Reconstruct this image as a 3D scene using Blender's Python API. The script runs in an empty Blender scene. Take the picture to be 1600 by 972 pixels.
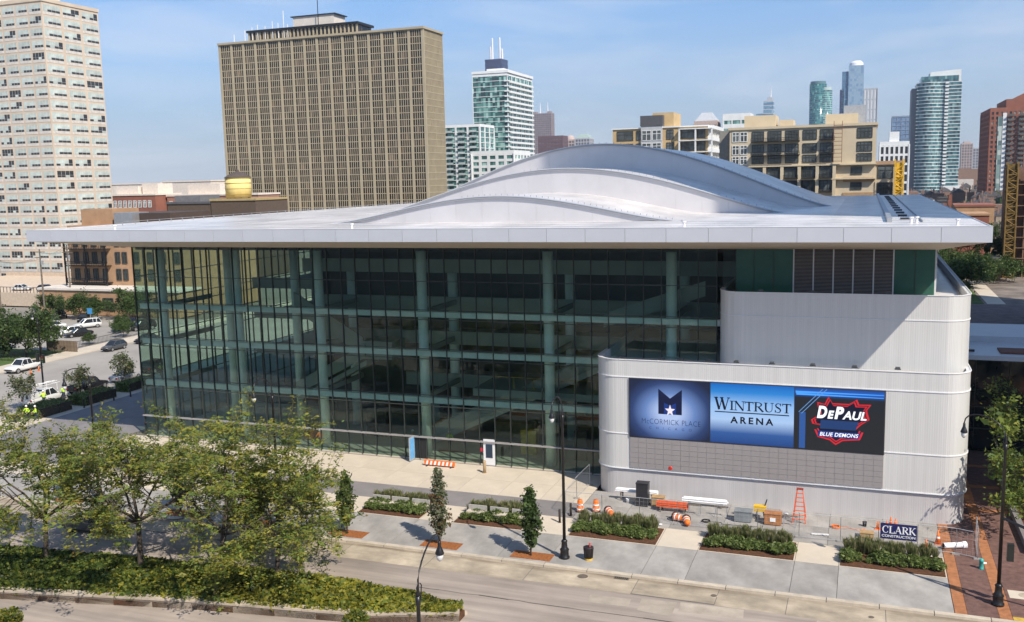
import bpy, math, random
import numpy as np
from mathutils import Vector, Matrix
R = math.radians
random.seed(7)
rng = np.random.default_rng(7)
scn = bpy.context.scene
COL = scn.collection

# ---------------------------------------------------------------- camera
CAM_POS = Vector((70.655, -78.480, 25.880))
YAW, PITCH, ROLL = -0.3557, 0.1371, -0.0232
cam_d = bpy.data.cameras.new('camera')
cam = bpy.data.objects.new('camera', cam_d); COL.objects.link(cam)
fw = Vector((math.sin(YAW)*math.cos(PITCH), math.cos(YAW)*math.cos(PITCH), -math.sin(PITCH)))
rt = Vector((math.cos(YAW), -math.sin(YAW), 0)); up = rt.cross(fw)
r2 = rt*math.cos(ROLL)+up*math.sin(ROLL); u2 = -rt*math.sin(ROLL)+up*math.cos(ROLL)
cam.matrix_world = Matrix(((r2.x, u2.x, -fw.x, CAM_POS.x), (r2.y, u2.y, -fw.y, CAM_POS.y), (r2.z, u2.z, -fw.z, CAM_POS.z), (0, 0, 0, 1)))
cam_d.sensor_fit = 'HORIZONTAL'; cam_d.sensor_width = 36; cam_d.lens = 36*1490/1600
cam_d.clip_start = 0.5; cam_d.clip_end = 20000
scn.camera = cam

# ---------------------------------------------------------------- sky, sun, exposure
SUN_TO = Vector((0.80, -0.57, 1.0)).normalized()
w = bpy.data.worlds.new('World'); scn.world = w; w.use_nodes = True
nt = w.node_tree; nt.nodes.clear()
def WN(t, **k):
    n = nt.nodes.new(t)
    for a, b in k.items(): setattr(n, a, b)
    return n
sky = WN('ShaderNodeTexSky', sky_type='NISHITA', sun_disc=False)
sky.sun_elevation = math.asin(SUN_TO.z); sky.sun_rotation = math.atan2(SUN_TO.x, SUN_TO.y)
sky.air_density = 1.0; sky.dust_density = .6; sky.ozone_density = 1.4; sky.altitude = 180
tc = WN('ShaderNodeTexCoord'); mp = WN('ShaderNodeMapping'); mp.inputs['Scale'].default_value = (1.6, 1.6, 9.0); mp.inputs['Rotation'].default_value = (0.06, 0.10, 0.4)
cn = WN('ShaderNodeTexNoise'); cn.inputs['Scale'].default_value = 2.2; cn.inputs['Detail'].default_value = 7; cn.inputs['Roughness'].default_value = .58; cn.inputs['Distortion'].default_value = .6
cr = WN('ShaderNodeMapRange'); cr.inputs[1].default_value = .44; cr.inputs[2].default_value = .78; cr.inputs[3].default_value = 0.0; cr.inputs[4].default_value = .5
mx = WN('ShaderNodeMix', data_type='RGBA'); mx.inputs[7].default_value = (4.7, 5.0, 5.6, 1)
gm = WN('ShaderNodeGamma'); gm.inputs[1].default_value = .7; tn = WN('ShaderNodeVectorMath', operation='MULTIPLY'); tn.inputs[1].default_value = (.70, 1.06, 1.52)
sz = WN('ShaderNodeSeparateXYZ'); hr = WN('ShaderNodeMapRange', interpolation_type='SMOOTHSTEP'); hr.inputs[1].default_value = -.02; hr.inputs[2].default_value = .22; hr.inputs[3].default_value = .92; hr.inputs[4].default_value = .0
hm = WN('ShaderNodeMix', data_type='RGBA'); hm.inputs[7].default_value = (2.8, 3.2, 3.85, 1)
bg = WN('ShaderNodeBackground'); bg.inputs[1].default_value = 0.118
wo = WN('ShaderNodeOutputWorld')
for a, b in ((tc.outputs['Generated'], mp.inputs[0]), (mp.outputs[0], cn.inputs['Vector']), (cn.outputs['Fac'], cr.inputs[0]), (cr.outputs[0], mx.inputs[0]), (sky.outputs[0], gm.inputs[0]), (gm.outputs[0], tn.inputs[0]), (tc.outputs['Generated'], sz.inputs[0]), (sz.outputs['Z'], hr.inputs[0]), (hr.outputs[0], hm.inputs[0]), (tn.outputs[0], hm.inputs[6]), (hm.outputs[2], mx.inputs[6]), (mx.outputs[2], bg.inputs[0]), (bg.outputs[0], wo.inputs[0])):
    nt.links.new(a, b)
sl = bpy.data.lights.new('sun', 'SUN'); sl.energy = 4.2; sl.angle = R(.53); sl.color = (1, .915, .79)
so = bpy.data.objects.new('sun', sl); COL.objects.link(so)
so.rotation_euler = (-SUN_TO).to_track_quat('-Z', 'Y').to_euler(); so.location = (60, -60, 120)
vs = scn.view_settings; vs.view_transform = 'Standard'; vs.look = 'None'; vs.exposure = 0.56; vs.gamma = 1.0; vs.use_curve_mapping = False
scn.render.engine = 'CYCLES'
cy = scn.cycles; cy.use_denoising = True; cy.max_bounces = 8; cy.transparent_max_bounces = 24; cy.diffuse_bounces = 3; cy.glossy_bounces = 3; cy.transmission_bounces = 6
cy.use_adaptive_sampling = True; cy.adaptive_threshold = .012; cy.sample_clamp_indirect = 6; cy.caustics_reflective = False; cy.caustics_refractive = False
try: cy.denoising_input_passes = 'RGB_ALBEDO_NORMAL'; cy.denoising_prefilter = 'ACCURATE'
except Exception: pass

# ---------------------------------------------------------------- materials
def S(r, g, b):
    f = lambda c: ((c/255+.055)/1.055)**2.4 if c > 10 else c/255/12.92
    return (f(r), f(g), f(b), 1)
MATS = {}
def mul(c, k): return (min(1, c[0]*k), min(1, c[1]*k), min(1, c[2]*k), 1)
def pm(name, col, rough=.6, metal=0.0, var=.12, scale=1.5, bump=0.0, bscale=30, spec=.4, rand=0.0, stretch=None, detail=5, streak=None):
    """principled material with procedural tone variation, optional fine relief and per-object variation"""
    if name in MATS: return MATS[name]
    m = bpy.data.materials.new(name); m.use_nodes = True; t = m.node_tree; L = t.links
    b = t.nodes['Principled BSDF']; b.inputs['Roughness'].default_value = rough; b.inputs['Metallic'].default_value = metal; b.inputs['Specular IOR Level'].default_value = spec
    c = t.nodes.new('ShaderNodeTexCoord'); vec = c.outputs['Object']
    if stretch:
        q = t.nodes.new('ShaderNodeMapping'); q.inputs['Scale'].default_value = stretch; L.new(vec, q.inputs[0]); vec = q.outputs[0]
    b.inputs['Base Color'].default_value = col
    if var or rand:
        n = t.nodes.new('ShaderNodeTexNoise'); n.inputs['Scale'].default_value = scale; n.inputs['Detail'].default_value = detail; n.inputs['Roughness'].default_value = .62; L.new(vec, n.inputs['Vector'])
        r = t.nodes.new('ShaderNodeMapRange'); r.inputs[1].default_value = .28; r.inputs[2].default_value = .72; r.inputs[3].default_value = 1-var*1.6; r.inputs[4].default_value = 1+var*1.2
        L.new(n.outputs['Fac'], r.inputs[0]); fac = r.outputs[0]
        if streak:
            q2 = t.nodes.new('ShaderNodeMapping'); q2.inputs['Scale'].default_value = streak; L.new(c.outputs['Object'], q2.inputs[0]); n3 = t.nodes.new('ShaderNodeTexNoise'); n3.inputs['Scale'].default_value = 1; n3.inputs['Detail'].default_value = 6; n3.inputs['Roughness'].default_value = .6; L.new(q2.outputs[0], n3.inputs['Vector'])
            r4 = t.nodes.new('ShaderNodeMapRange'); r4.inputs[1].default_value = .3; r4.inputs[2].default_value = .66; r4.inputs[3].default_value = .68; r4.inputs[4].default_value = 1.14; L.new(n3.outputs['Fac'], r4.inputs[0])
            m3 = t.nodes.new('ShaderNodeMath'); m3.operation = 'MULTIPLY'; L.new(fac, m3.inputs[0]); L.new(r4.outputs[0], m3.inputs[1]); fac = m3.outputs[0]
        if rand:
            oi = t.nodes.new('ShaderNodeObjectInfo'); r3 = t.nodes.new('ShaderNodeMapRange'); r3.inputs[3].default_value = 1-rand; r3.inputs[4].default_value = 1+rand
            L.new(oi.outputs['Random'], r3.inputs[0]); mm = t.nodes.new('ShaderNodeMath'); mm.operation = 'MULTIPLY'; L.new(fac, mm.inputs[0]); L.new(r3.outputs[0], mm.inputs[1]); fac = mm.outputs[0]
        v = t.nodes.new('ShaderNodeVectorMath'); v.operation = 'SCALE'; v.inputs[0].default_value = col[:3]; L.new(fac, v.inputs['Scale']); L.new(v.outputs[0], b.inputs['Base Color'])
    if bump:
        n2 = t.nodes.new('ShaderNodeTexNoise'); n2.inputs['Scale'].default_value = bscale; n2.inputs['Detail'].default_value = 4; L.new(vec, n2.inputs['Vector'])
        bp = t.nodes.new('ShaderNodeBump'); bp.inputs['Strength'].default_value = bump; bp.inputs['Distance'].default_value = .02; L.new(n2.outputs['Fac'], bp.inputs['Height']); L.new(bp.outputs[0], b.inputs['Normal'])
    MATS[name] = m; return m
def cells(name, cols, w, h, ox=0, oz=0, rough=.12, spec=.6, axis='X', metal=0.0):
    """far window wall: one random tone per window cell (blinds, curtains, dark rooms) picked from cols = [(pos, colour)]"""
    if name in MATS: return MATS[name]
    m = bpy.data.materials.new(name); m.use_nodes = True; t = m.node_tree; L = t.links
    b = t.nodes['Principled BSDF']; b.inputs['Roughness'].default_value = rough; b.inputs['Specular IOR Level'].default_value = spec; b.inputs['Metallic'].default_value = metal
    c = t.nodes.new('ShaderNodeTexCoord'); s = t.nodes.new('ShaderNodeSeparateXYZ'); L.new(c.outputs['Object'], s.inputs[0])
    def cell(o, off, sz):
        a = t.nodes.new('ShaderNodeMath'); a.operation = 'SUBTRACT'; a.inputs[1].default_value = off; L.new(o, a.inputs[0])
        d = t.nodes.new('ShaderNodeMath'); d.operation = 'DIVIDE'; d.inputs[1].default_value = sz; L.new(a.outputs[0], d.inputs[0])
        f = t.nodes.new('ShaderNodeMath'); f.operation = 'FLOOR'; L.new(d.outputs[0], f.inputs[0]); return f.outputs[0]
    k = t.nodes.new('ShaderNodeCombineXYZ'); L.new(cell(s.outputs['X'], ox, w), k.inputs[0]); L.new(cell(s.outputs['Y'], ox, w), k.inputs[1]); L.new(cell(s.outputs['Z'], oz, h), k.inputs[2])
    wn = t.nodes.new('ShaderNodeTexWhiteNoise'); wn.noise_dimensions = '3D'; L.new(k.outputs[0], wn.inputs[0])
    r = t.nodes.new('ShaderNodeValToRGB'); r.color_ramp.interpolation = 'CONSTANT'
    e = r.color_ramp.elements
    while len(e) < len(cols): e.new(.5)
    for i, (p, cc) in enumerate(cols): e[i].position = p; e[i].color = cc
    L.new(wn.outputs['Value'], r.inputs[0]); L.new(r.outputs[0], b.inputs['Base Color'])
    MATS[name] = m; return m
def pane_mat(name, tint, refl=1.0, rough=.015, base=.05):
    """thin window glass: tinted see-through plus a mirror part that grows at grazing angles"""
    if name in MATS: return MATS[name]
    m = bpy.data.materials.new(name); m.use_nodes = True; t = m.node_tree; L = t.links; t.nodes.clear()
    o = t.nodes.new('ShaderNodeOutputMaterial'); tr = t.nodes.new('ShaderNodeBsdfTransparent'); tr.inputs[0].default_value = tint
    g = t.nodes.new('ShaderNodeBsdfGlossy'); g.inputs[0].default_value = (.86*refl, .95*refl, .92*refl, 1); g.inputs['Roughness'].default_value = rough
    lf = t.nodes.new('ShaderNodeLayerWeight'); lf.inputs[0].default_value = .5; lw = t.nodes.new('ShaderNodeMath'); lw.operation = 'POWER'; lw.inputs[1].default_value = 4.5; L.new(lf.outputs['Facing'], lw.inputs[0])
    ad = t.nodes.new('ShaderNodeMath'); ad.operation = 'ADD'; ad.inputs[1].default_value = base; ad.use_clamp = True; L.new(lw.outputs[0], ad.inputs[0])
    x = t.nodes.new('ShaderNodeMixShader'); L.new(ad.outputs[0], x.inputs[0]); L.new(tr.outputs[0], x.inputs[1]); L.new(g.outputs[0], x.inputs[2]); L.new(x.outputs[0], o.inputs[0])
    MATS[name] = m; return m
def leaf_mat(name, col, var=.35, scale=.6):
    if name in MATS: return MATS[name]
    m = bpy.data.materials.new(name); m.use_nodes = True; t = m.node_tree; L = t.links; t.nodes.clear()
    o = t.nodes.new('ShaderNodeOutputMaterial'); c = t.nodes.new('ShaderNodeTexCoord'); n = t.nodes.new('ShaderNodeTexNoise'); n.inputs['Scale'].default_value = scale; n.inputs['Detail'].default_value = 3
    L.new(c.outputs['Object'], n.inputs['Vector'])
    r = t.nodes.new('ShaderNodeMapRange'); r.inputs[1].default_value = .3; r.inputs[2].default_value = .7; r.inputs[3].default_value = 1-var; r.inputs[4].default_value = 1+var; L.new(n.outputs['Fac'], r.inputs[0])
    v = t.nodes.new('ShaderNodeVectorMath'); v.operation = 'SCALE'; v.inputs[0].default_value = col[:3]; L.new(r.outputs[0], v.inputs['Scale'])
    d = t.nodes.new('ShaderNodeBsdfPrincipled'); d.inputs['Roughness'].default_value = .5; d.inputs['Specular IOR Level'].default_value = .3; L.new(v.outputs[0], d.inputs['Base Color'])
    tl = t.nodes.new('ShaderNodeBsdfTranslucent'); L.new(v.outputs[0], tl.inputs[0])
    x = t.nodes.new('ShaderNodeMixShader'); x.inputs[0].default_value = .45; L.new(d.outputs[0], x.inputs[1]); L.new(tl.outputs[0], x.inputs[2]); L.new(x.outputs[0], o.inputs[0])
    MATS[name] = m; return m
def emis(name, col, k=1.0):
    if name in MATS: return MATS[name]
    m = bpy.data.materials.new(name); m.use_nodes = True; b = m.node_tree.nodes['Principled BSDF']
    b.inputs['Base Color'].default_value = mul(col, .25); b.inputs['Roughness'].default_value = .5; b.inputs['Specular IOR Level'].default_value = .2
    b.inputs['Emission Color'].default_value = col; b.inputs['Emission Strength'].default_value = k
    MATS[name] = m; return m

# ---------------------------------------------------------------- mesh building
class MB:
    def __init__(s): s.v = []; s.f = []; s.m = []
    def add(s, vs, fs, m=0):
        o = len(s.v); s.v += [tuple(q) for q in vs]; s.f += [tuple(i+o for i in f) for f in fs]; s.m += [m]*len(fs); return s
    def box(s, x0, x1, y0, y1, z0, z1, m=0):
        return s.add([(x0, y0, z0), (x1, y0, z0), (x1, y1, z0), (x0, y1, z0), (x0, y0, z1), (x1, y0, z1), (x1, y1, z1), (x0, y1, z1)],
                     [(0, 3, 2, 1), (4, 5, 6, 7), (0, 1, 5, 4), (1, 2, 6, 5), (2, 3, 7, 6), (3, 0, 4, 7)], m)
    def taper(s, b, zb, t, zt, m=0):
        """b, t = (x0,x1,y0,y1) at zb and zt"""
        return s.add([(b[0], b[2], zb), (b[1], b[2], zb), (b[1], b[3], zb), (b[0], b[3], zb), (t[0], t[2], zt), (t[1], t[2], zt), (t[1], t[3], zt), (t[0], t[3], zt)],
                     [(0, 3, 2, 1), (4, 5, 6, 7), (0, 1, 5, 4), (1, 2, 6, 5), (2, 3, 7, 6), (3, 0, 4, 7)], m)
    def quad(s, a, b, c, d, m=0): return s.add([a, b, c, d], [(0, 1, 2, 3)], m)
    def poly(s, pts, m=0): return s.add(pts, [tuple(range(len(pts)))], m)
    def prism(s, pts, z0, z1, m=0):
        n = len(pts); vs = [(x, y, z0) for x, y in pts]+[(x, y, z1) for x, y in pts]
        return s.add(vs, [tuple(range(n))[::-1], tuple(range(n, 2*n))]+[(i, (i+1) % n, n+(i+1) % n, n+i) for i in range(n)], m)
    def prism_y(s, pts, y0, y1, m=0):
        """pts = (x,z) outline pushed along y"""
        n = len(pts); vs = [(x, y0, z) for x, z in pts]+[(x, y1, z) for x, z in pts]
        return s.add(vs, [tuple(range(n)), tuple(range(n, 2*n))[::-1]]+[((i+1) % n, i, n+i, n+(i+1) % n) for i in range(n)], m)
    def tube(s, pts, r, n=8, m=0, cap=True):
        pts = [Vector(p) for p in pts]; rr = r if isinstance(r, (list, tuple)) else [r]*len(pts)
        o = len(s.v); k = len(pts)
        for i, p in enumerate(pts):
            d = (pts[min(i+1, k-1)]-pts[max(i-1, 0)]).normalized()
            a = d.cross(Vector((0, 0, 1)) if abs(d.z) < .9 else Vector((1, 0, 0))).normalized(); b = d.cross(a)
            for j in range(n):
                t = 2*math.pi*j/n; s.v.append(tuple(p+(a*math.cos(t)+b*math.sin(t))*rr[i]))
        for i in range(k-1):
            for j in range(n):
                s.f.append((o+i*n+j, o+i*n+(j+1) % n, o+(i+1)*n+(j+1) % n, o+(i+1)*n+j)); s.m.append(m)
        if cap:
            s.f.append(tuple(o+j for j in range(n))[::-1]); s.f.append(tuple(o+(k-1)*n+j for j in range(n))); s.m += [m, m]
        return s
    def lathe(s, prof, c=(0, 0, 0), n=12, m=0):
        o = len(s.v); k = len(prof)
        for r, z in prof:
            for j in range(n):
                t = 2*math.pi*j/n; s.v.append((c[0]+r*math.cos(t), c[1]+r*math.sin(t), c[2]+z))
        for i in range(k-1):
            for j in range(n):
                s.f.append((o+i*n+j, o+i*n+(j+1) % n, o+(i+1)*n+(j+1) % n, o+(i+1)*n+j)); s.m.append(m)
        s.f.append(tuple(o+j for j in range(n))[::-1]); s.f.append(tuple(o+(k-1)*n+j for j in range(n))); s.m += [m, m]
        return s
    def mesh(s, name, mats, smooth=False, off=None):
        me = bpy.data.meshes.new(name)
        v = s.v if off is None else [(a-off[0], b-off[1], c-off[2]) for a, b, c in s.v]
        me.from_pydata(v, [], s.f)
        for q in (mats if isinstance(mats, (list, tuple)) else [mats]): me.materials.append(q)
        if any(s.m): me.polygons.foreach_set('material_index', s.m)
        if smooth: me.polygons.foreach_set('use_smooth', [True]*len(me.polygons))
        me.update(); return me
    def build(s, name, mats, parent=None, smooth=False):
        """verts are in world metres; the object sits at its parent's origin"""
        off = None
        if parent is not None: off = wloc(parent)
        o = bpy.data.objects.new(name, s.mesh(name, mats, smooth, off)); COL.objects.link(o)
        if parent is not None: o.parent = parent
        return o
def wloc(o):
    v = Vector(o.location)
    while o.parent: o = o.parent; v += Vector(o.location)
    return v
def smooth_by_angle(me, ang=35):
    me.polygons.foreach_set('use_smooth', [True]*len(me.polygons))
    try: me.set_sharp_from_angle(angle=R(ang))
    except Exception: pass
def put(name, me, parent=None, loc=(0, 0, 0), rz=0.0, sc=(1, 1, 1), rx=0.0, ry=0.0):
    o = bpy.data.objects.new(name, me); COL.objects.link(o)
    if parent is not None: o.parent = parent
    o.location = loc; o.rotation_euler = (rx, ry, rz); o.scale = sc if isinstance(sc, (tuple, list)) else (sc, sc, sc)
    return o
def tag(o, label=None, cat=None, group=None, kind=None):
    if label: o['label'] = label
    if cat: o['category'] = cat
    if group: o['group'] = group
    if kind: o['kind'] = kind
    return o
def thing(name, label, cat, loc=(0, 0, 0), group=None, rz=0.0):
    o = bpy.data.objects.new(name, None); COL.objects.link(o); o.location = loc; o.rotation_euler = (0, 0, rz); o.empty_display_size = .3
    return tag(o, label, cat, group)
def stuff(o): o['kind'] = 'stuff'; return o
def struct(o): o['kind'] = 'structure'; return o
def copy_tree(o, parent=None):
    c = o.copy(); COL.objects.link(c); c.parent = parent
    for ch in list(o.children): copy_tree(ch, c)
    return c
def quads_mesh(name, q, mats, mi=None):
    """q: (N,4,3) array of separate quads (leaves, blades)"""
    N = len(q); me = bpy.data.meshes.new(name); me.vertices.add(4*N); me.vertices.foreach_set('co', q.reshape(-1).astype(np.float32))
    me.loops.add(4*N); me.loops.foreach_set('vertex_index', np.arange(4*N, dtype=np.int32))
    me.polygons.add(N); me.polygons.foreach_set('loop_start', np.arange(0, 4*N, 4, dtype=np.int32)); me.polygons.foreach_set('loop_total', np.full(N, 4, dtype=np.int32))
    for m in mats: me.materials.append(m)
    if mi is not None: me.polygons.foreach_set('material_index', mi.astype(np.int32))
    me.update(calc_edges=True); me.validate(); return me
def leaf_quads(c, size, aspect=.5, flat=.5, tip=None):
    """leaf quads at centres c: random facing, flatter when flat is large"""
    N = len(c); a = rng.normal(size=(N, 3)); a[:, 2] *= (1-flat); a /= np.linalg.norm(a, axis=1)[:, None]
    b = rng.normal(size=(N, 3)); b[:, 2] *= (1-flat); b -= a*(a*b).sum(1)[:, None]; b /= np.linalg.norm(b, axis=1)[:, None]
    s = size*np.exp(rng.normal(size=N)*.36)[:, None]; u = a*s*.5; v = b*s*aspect*.5
    return np.stack([c-u, c+v*1.0-u*.1, c+u, c-v*1.0-u*.1], axis=1)
def text_mesh(txt, x0, x1, z0, z1, y, mat, name, parent, shear=0.0, bold=0.0, space=1.0, depth=.012):
    """flat lettering facing -y, fitted to a rectangle in world metres"""
    cu = bpy.data.curves.new('t', 'FONT'); cu.body = txt; cu.size = 1; cu.shear = shear; cu.offset = bold; cu.space_character = space; cu.resolution_u = 4
    ob = bpy.data.objects.new('t', cu); COL.objects.link(ob); dg = bpy.context.evaluated_depsgraph_get(); src = bpy.data.meshes.new_from_object(ob.evaluated_get(dg))
    v = np.array([q.co[:] for q in src.vertices]); lo = v.min(0); hi = v.max(0)
    off = wloc(parent); vv = [(x0+(q[0]-lo[0])/(hi[0]-lo[0])*(x1-x0)-off.x, y-off.y, z0+(q[1]-lo[1])/(hi[1]-lo[1])*(z1-z0)-off.z) for q in v]
    me = bpy.data.meshes.new(name); me.from_pydata(vv, [], [tuple(p.vertices) for p in src.polygons]); me.materials.append(mat); me.update()
    bpy.data.objects.remove(ob); bpy.data.curves.remove(cu); bpy.data.meshes.remove(src)
    o = bpy.data.objects.new(name, me); COL.objects.link(o); o.parent = parent; return o
def stroke(mb, pts, wd, y, m=0):
    """flat pen stroke in the xz plane with a width per point"""
    P = [Vector((p[0], p[1])) for p in pts]; n = len(P); W = wd if isinstance(wd, (list, tuple)) else [wd]*n; Lp = []; Rp = []
    for i in range(n):
        d = (P[min(i+1, n-1)]-P[max(i-1, 0)]).normalized(); nn = Vector((-d.y, d.x))
        Lp.append(P[i]+nn*W[i]/2); Rp.append(P[i]-nn*W[i]/2)
    for i in range(n-1): mb.quad((Rp[i].x, y, Rp[i].y), (Rp[i+1].x, y, Rp[i+1].y), (Lp[i+1].x, y, Lp[i+1].y), (Lp[i].x, y, Lp[i].y), m)
def serif(mb, ch, x, z, w, h, y):
    """one roman capital with serifs in the box x..x+w, z..z+h; returns nothing"""
    T = .17*h; t = .065*h; sf = .2*h; e = [0]
    def st(a, b, wd): e[0] += .0006; stroke(mb, [a, b], wd, y-e[0])
    def X(u): return x+u*w
    def Zz(u): return z+u*h
    def ser(u, v, k=1.0): st((X(u)-sf*k, Zz(v)+(t/2 if v < .5 else -t/2)), (X(u)+sf*k, Zz(v)+(t/2 if v < .5 else -t/2)), t)
    def curve(pts, ws): e[0] += .0006; stroke(mb, [(X(a), Zz(b)) for a, b in pts], ws, y-e[0])
    if ch == 'W':
        for a, b, q in ((.06, .30, T), (.30, .50, t), (.46, .70, T), (.70, .94, t)):
            up1 = (a, 1) if q == T else (b, 1); dn = (b, 0) if q == T else (a, 0)
            st((X(up1[0]), Zz(up1[1])), (X(dn[0]), Zz(dn[1])), q)
        ser(.08, 1, .8); ser(.47, 1, .7); ser(.94, 1, .6)
    elif ch == 'I': st((X(.5), z), (X(.5), z+h), T); ser(.5, 0); ser(.5, 1)
    elif ch == 'N': st((X(.14), z), (X(.14), z+h), t); st((X(.12), z+h), (X(.88), z), T); st((X(.88), z), (X(.88), z+h), t); ser(.12, 1, .8); ser(.14, 0, .8); ser(.88, 1, .8)
    elif ch == 'T': st((X(.5), z), (X(.5), z+h), T); st((X(.02), z+h-t), (X(.98), z+h-t), t*1.4); ser(.5, 0); st((X(.04), z+h), (X(.04), z+h*.76), t); st((X(.96), z+h), (X(.96), z+h*.76), t)
    elif ch == 'L': st((X(.25), z), (X(.25), z+h), T); ser(.25, 1); st((X(.05), z+t/2), (X(.95), z+t/2), t*1.4); st((X(.93), z), (X(.93), z+h*.28), t*1.2)
    elif ch in 'RK':
        st((X(.22), z), (X(.22), z+h), T); ser(.2, 0, .9); ser(.2, 1, .9)
        if ch == 'R':
            curve([(.25, .97), (.55, .96), (.74, .86), (.78, .75), (.73, .62), (.55, .53), (.25, .51)], [t, t, T*.7, T, T*.7, t, t]); st((X(.48), Zz(.5)), (X(.95), z), T)
        else:
            st((X(.28), Zz(.4)), (X(.85), Zz(1)), t); st((X(.42), Zz(.55)), (X(.92), z), T); ser(.85, 1, .7)
        ser(.92, 0, .6)
    elif ch == 'U':
        curve([(.2, 1), (.2, .3), (.27, .12), (.42, .03), (.6, .03), (.75, .12), (.82, .3), (.82, 1)], [T, T, T*.9, t*1.3, t, t, t, t]); ser(.2, 1, .9); ser(.82, 1, .8)
    elif ch == 'S':
        curve([(.82, .76), (.74, .92), (.52, .985), (.28, .9), (.2, .76), (.28, .62), (.5, .52), (.74, .4), (.82, .25), (.72, .08), (.48, .015), (.24, .08), (.14, .26)], [t, t, t, T*.6, T*.8, T*.9, T, T*.9, T*.8, T*.6, t, t, t]); st((X(.82), Zz(.7)), (X(.82), Zz(1)), t); st((X(.14), Zz(.3)), (X(.14), Zz(0)), t)
    elif ch == 'C':
        curve([(.88, .72), (.78, .92), (.55, .985), (.3, .88), (.16, .65), (.15, .4), (.27, .14), (.52, .015), (.76, .07), (.9, .26)], [t, t, t, T*.7, T, T, T*.7, t, t, t]); st((X(.88), Zz(.66)), (X(.88), Zz(1)), t)
    elif ch == 'A':
        st((X(.5), z+h), (X(.1), z), t); st((X(.46), z+h), (X(.86), z), T); st((X(.24), Zz(.34)), (X(.72), Zz(.34)), t); ser(.1, 0, .6); ser(.88, 0, .7)
# ================================================================ base materials
M_asph = pm('asphalt', (.345, .29, .245, 1), .9, var=.16, scale=.12, bump=.4, bscale=14, detail=9, streak=(.06, 1.1, 1))
M_asph2 = pm('asphalt_street', (.32, .295, .265, 1), .9, var=.14, scale=.10, bump=.3, bscale=10, detail=9)
M_gut = pm('gutter_concrete', (.40, .335, .25, 1), .9, var=.2, scale=.55, bump=.3, bscale=10, rand=.07, detail=9, streak=(.35, .9, 1))
M_kerb = pm('kerb_concrete', (.50, .43, .34, 1), .85, var=.14, scale=1.2, rand=.06)
M_slab = pm('grey_concrete_slab', (.355, .335, .31, 1), .82, var=.10, scale=.45, bump=.12, bscale=25, rand=.07, detail=9, streak=(.5, .3, 1))
M_slate = pm('dark_slate_slab', (.215, .20, .20, 1), .8, var=.10, scale=.5, rand=.05, detail=8)
M_light = pm('pale_concrete_slab', (.56, .49, .395, 1), .8, var=.08, scale=.4, rand=.03, detail=8)
M_joint = pm('joint_fill', (.13, .12, .11, 1), .95, var=.1)
M_bkd = pm('dark_brick_paving', (.155, .085, .07, 1), .85, var=.28, scale=2.2, bump=.5, bscale=22, rand=.06, detail=9)
M_bko = pm('orange_brick_paving', (.36, .15, .065, 1), .85, var=.22, scale=2.2, bump=.5, bscale=22, rand=.05, detail=9)
M_mulch = pm('mulch', (.105, .045, .02, 1), .95, var=.35, scale=6, bump=1, bscale=40)
M_mulch2 = pm('orange_mulch', (.30, .105, .03, 1), .95, var=.3, scale=7, bump=1, bscale=40)
M_ground = pm('city_ground', (.19, .175, .15, 1), .95, var=.3, scale=.02, detail=10)
M_grass = pm('lawn', (.07, .12, .025, 1), .95, var=.3, scale=.5, bump=.6, bscale=40)
M_yel = pm('yellow_paint', (.55, .36, .06, 1), .7, var=.2, scale=3)
M_wht = pm('white_paint', (.6, .58, .53, 1), .7, var=.25, scale=3)
M_stone = pm('limestone', (.44, .37, .29, 1), .85, var=.2, scale=1.0, bump=.4, bscale=16, rand=.08, detail=8)
M_steel = pm('galvanised_steel', (.42, .43, .44, 1), .45, .6, var=.1)
M_black = pm('black_iron', (.012, .012, .013, 1), .38, var=.2, scale=4, spec=.5)
M_white = pm('white_metal', (.74, .74, .75, 1), .4, var=.04, scale=.8)
M_dark = pm('dark_void', (.02, .02, .02, 1), .8, var=0)
M_rubber = pm('rubber', (.018, .018, .018, 1), .8, var=.1)

def sheet(name, pts, z, mat, kind='structure'):
    o = MB().poly([(x, y, z) for x, y in pts]).build(name, mat); o['kind'] = kind; return o

# ================================================================ ground and roads
sheet('ground', [(-9000, -2500), (9000, -2500), (9000, 9000), (-9000, 9000)], -.30, M_ground)
sheet('road', [(-260, -90), (300, -90), (300, -20), (-260, -20)], -.15, M_asph)
sheet('side_street', [(-46, -20), (-22, -20), (-22, 420), (-46, 420)], -.15, M_asph2)
# concrete gutter apron along the kerb, in bays
gut = struct(MB().box(-16, 110, -22.6, -20.2, -.2, -.149).build('road_gutter', M_joint))
xs = [-16, -8.5, -1, 6.5, 14, 21.4, 28.9, 36.3, 43, 50.2, 57.4, 62.6, 66.8, 72.4, 79, 86, 94, 102, 110]
for a, b in zip(xs[:-1], xs[1:]):
    MB().box(a+.02, b-.02, -22.58+.15*math.sin(a), -20.21, -.19, -.142+.002*math.sin(a*3)).build('gutter_bay', M_gut, gut)
_t = M_gut.node_tree; _L = _t.links; _b = _t.nodes['Principled BSDF']; _src = _b.inputs['Base Color'].links[0].from_socket
_c = _t.nodes.new('ShaderNodeTexCoord'); _s = _t.nodes.new('ShaderNodeSeparateXYZ'); _L.new(_c.outputs['Object'], _s.inputs[0]); _g = _t.nodes.new('ShaderNodeMapRange'); _g.inputs[1].default_value = -21.5; _g.inputs[2].default_value = -20.25; _L.new(_s.outputs['Y'], _g.inputs[0])
_mp = _t.nodes.new('ShaderNodeMapping'); _mp.inputs['Scale'].default_value = (.22, 1.5, 1); _L.new(_c.outputs['Object'], _mp.inputs[0]); _n = _t.nodes.new('ShaderNodeTexNoise'); _n.inputs['Scale'].default_value = 1.2; _n.inputs['Detail'].default_value = 8; _L.new(_mp.outputs[0], _n.inputs['Vector'])
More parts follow.
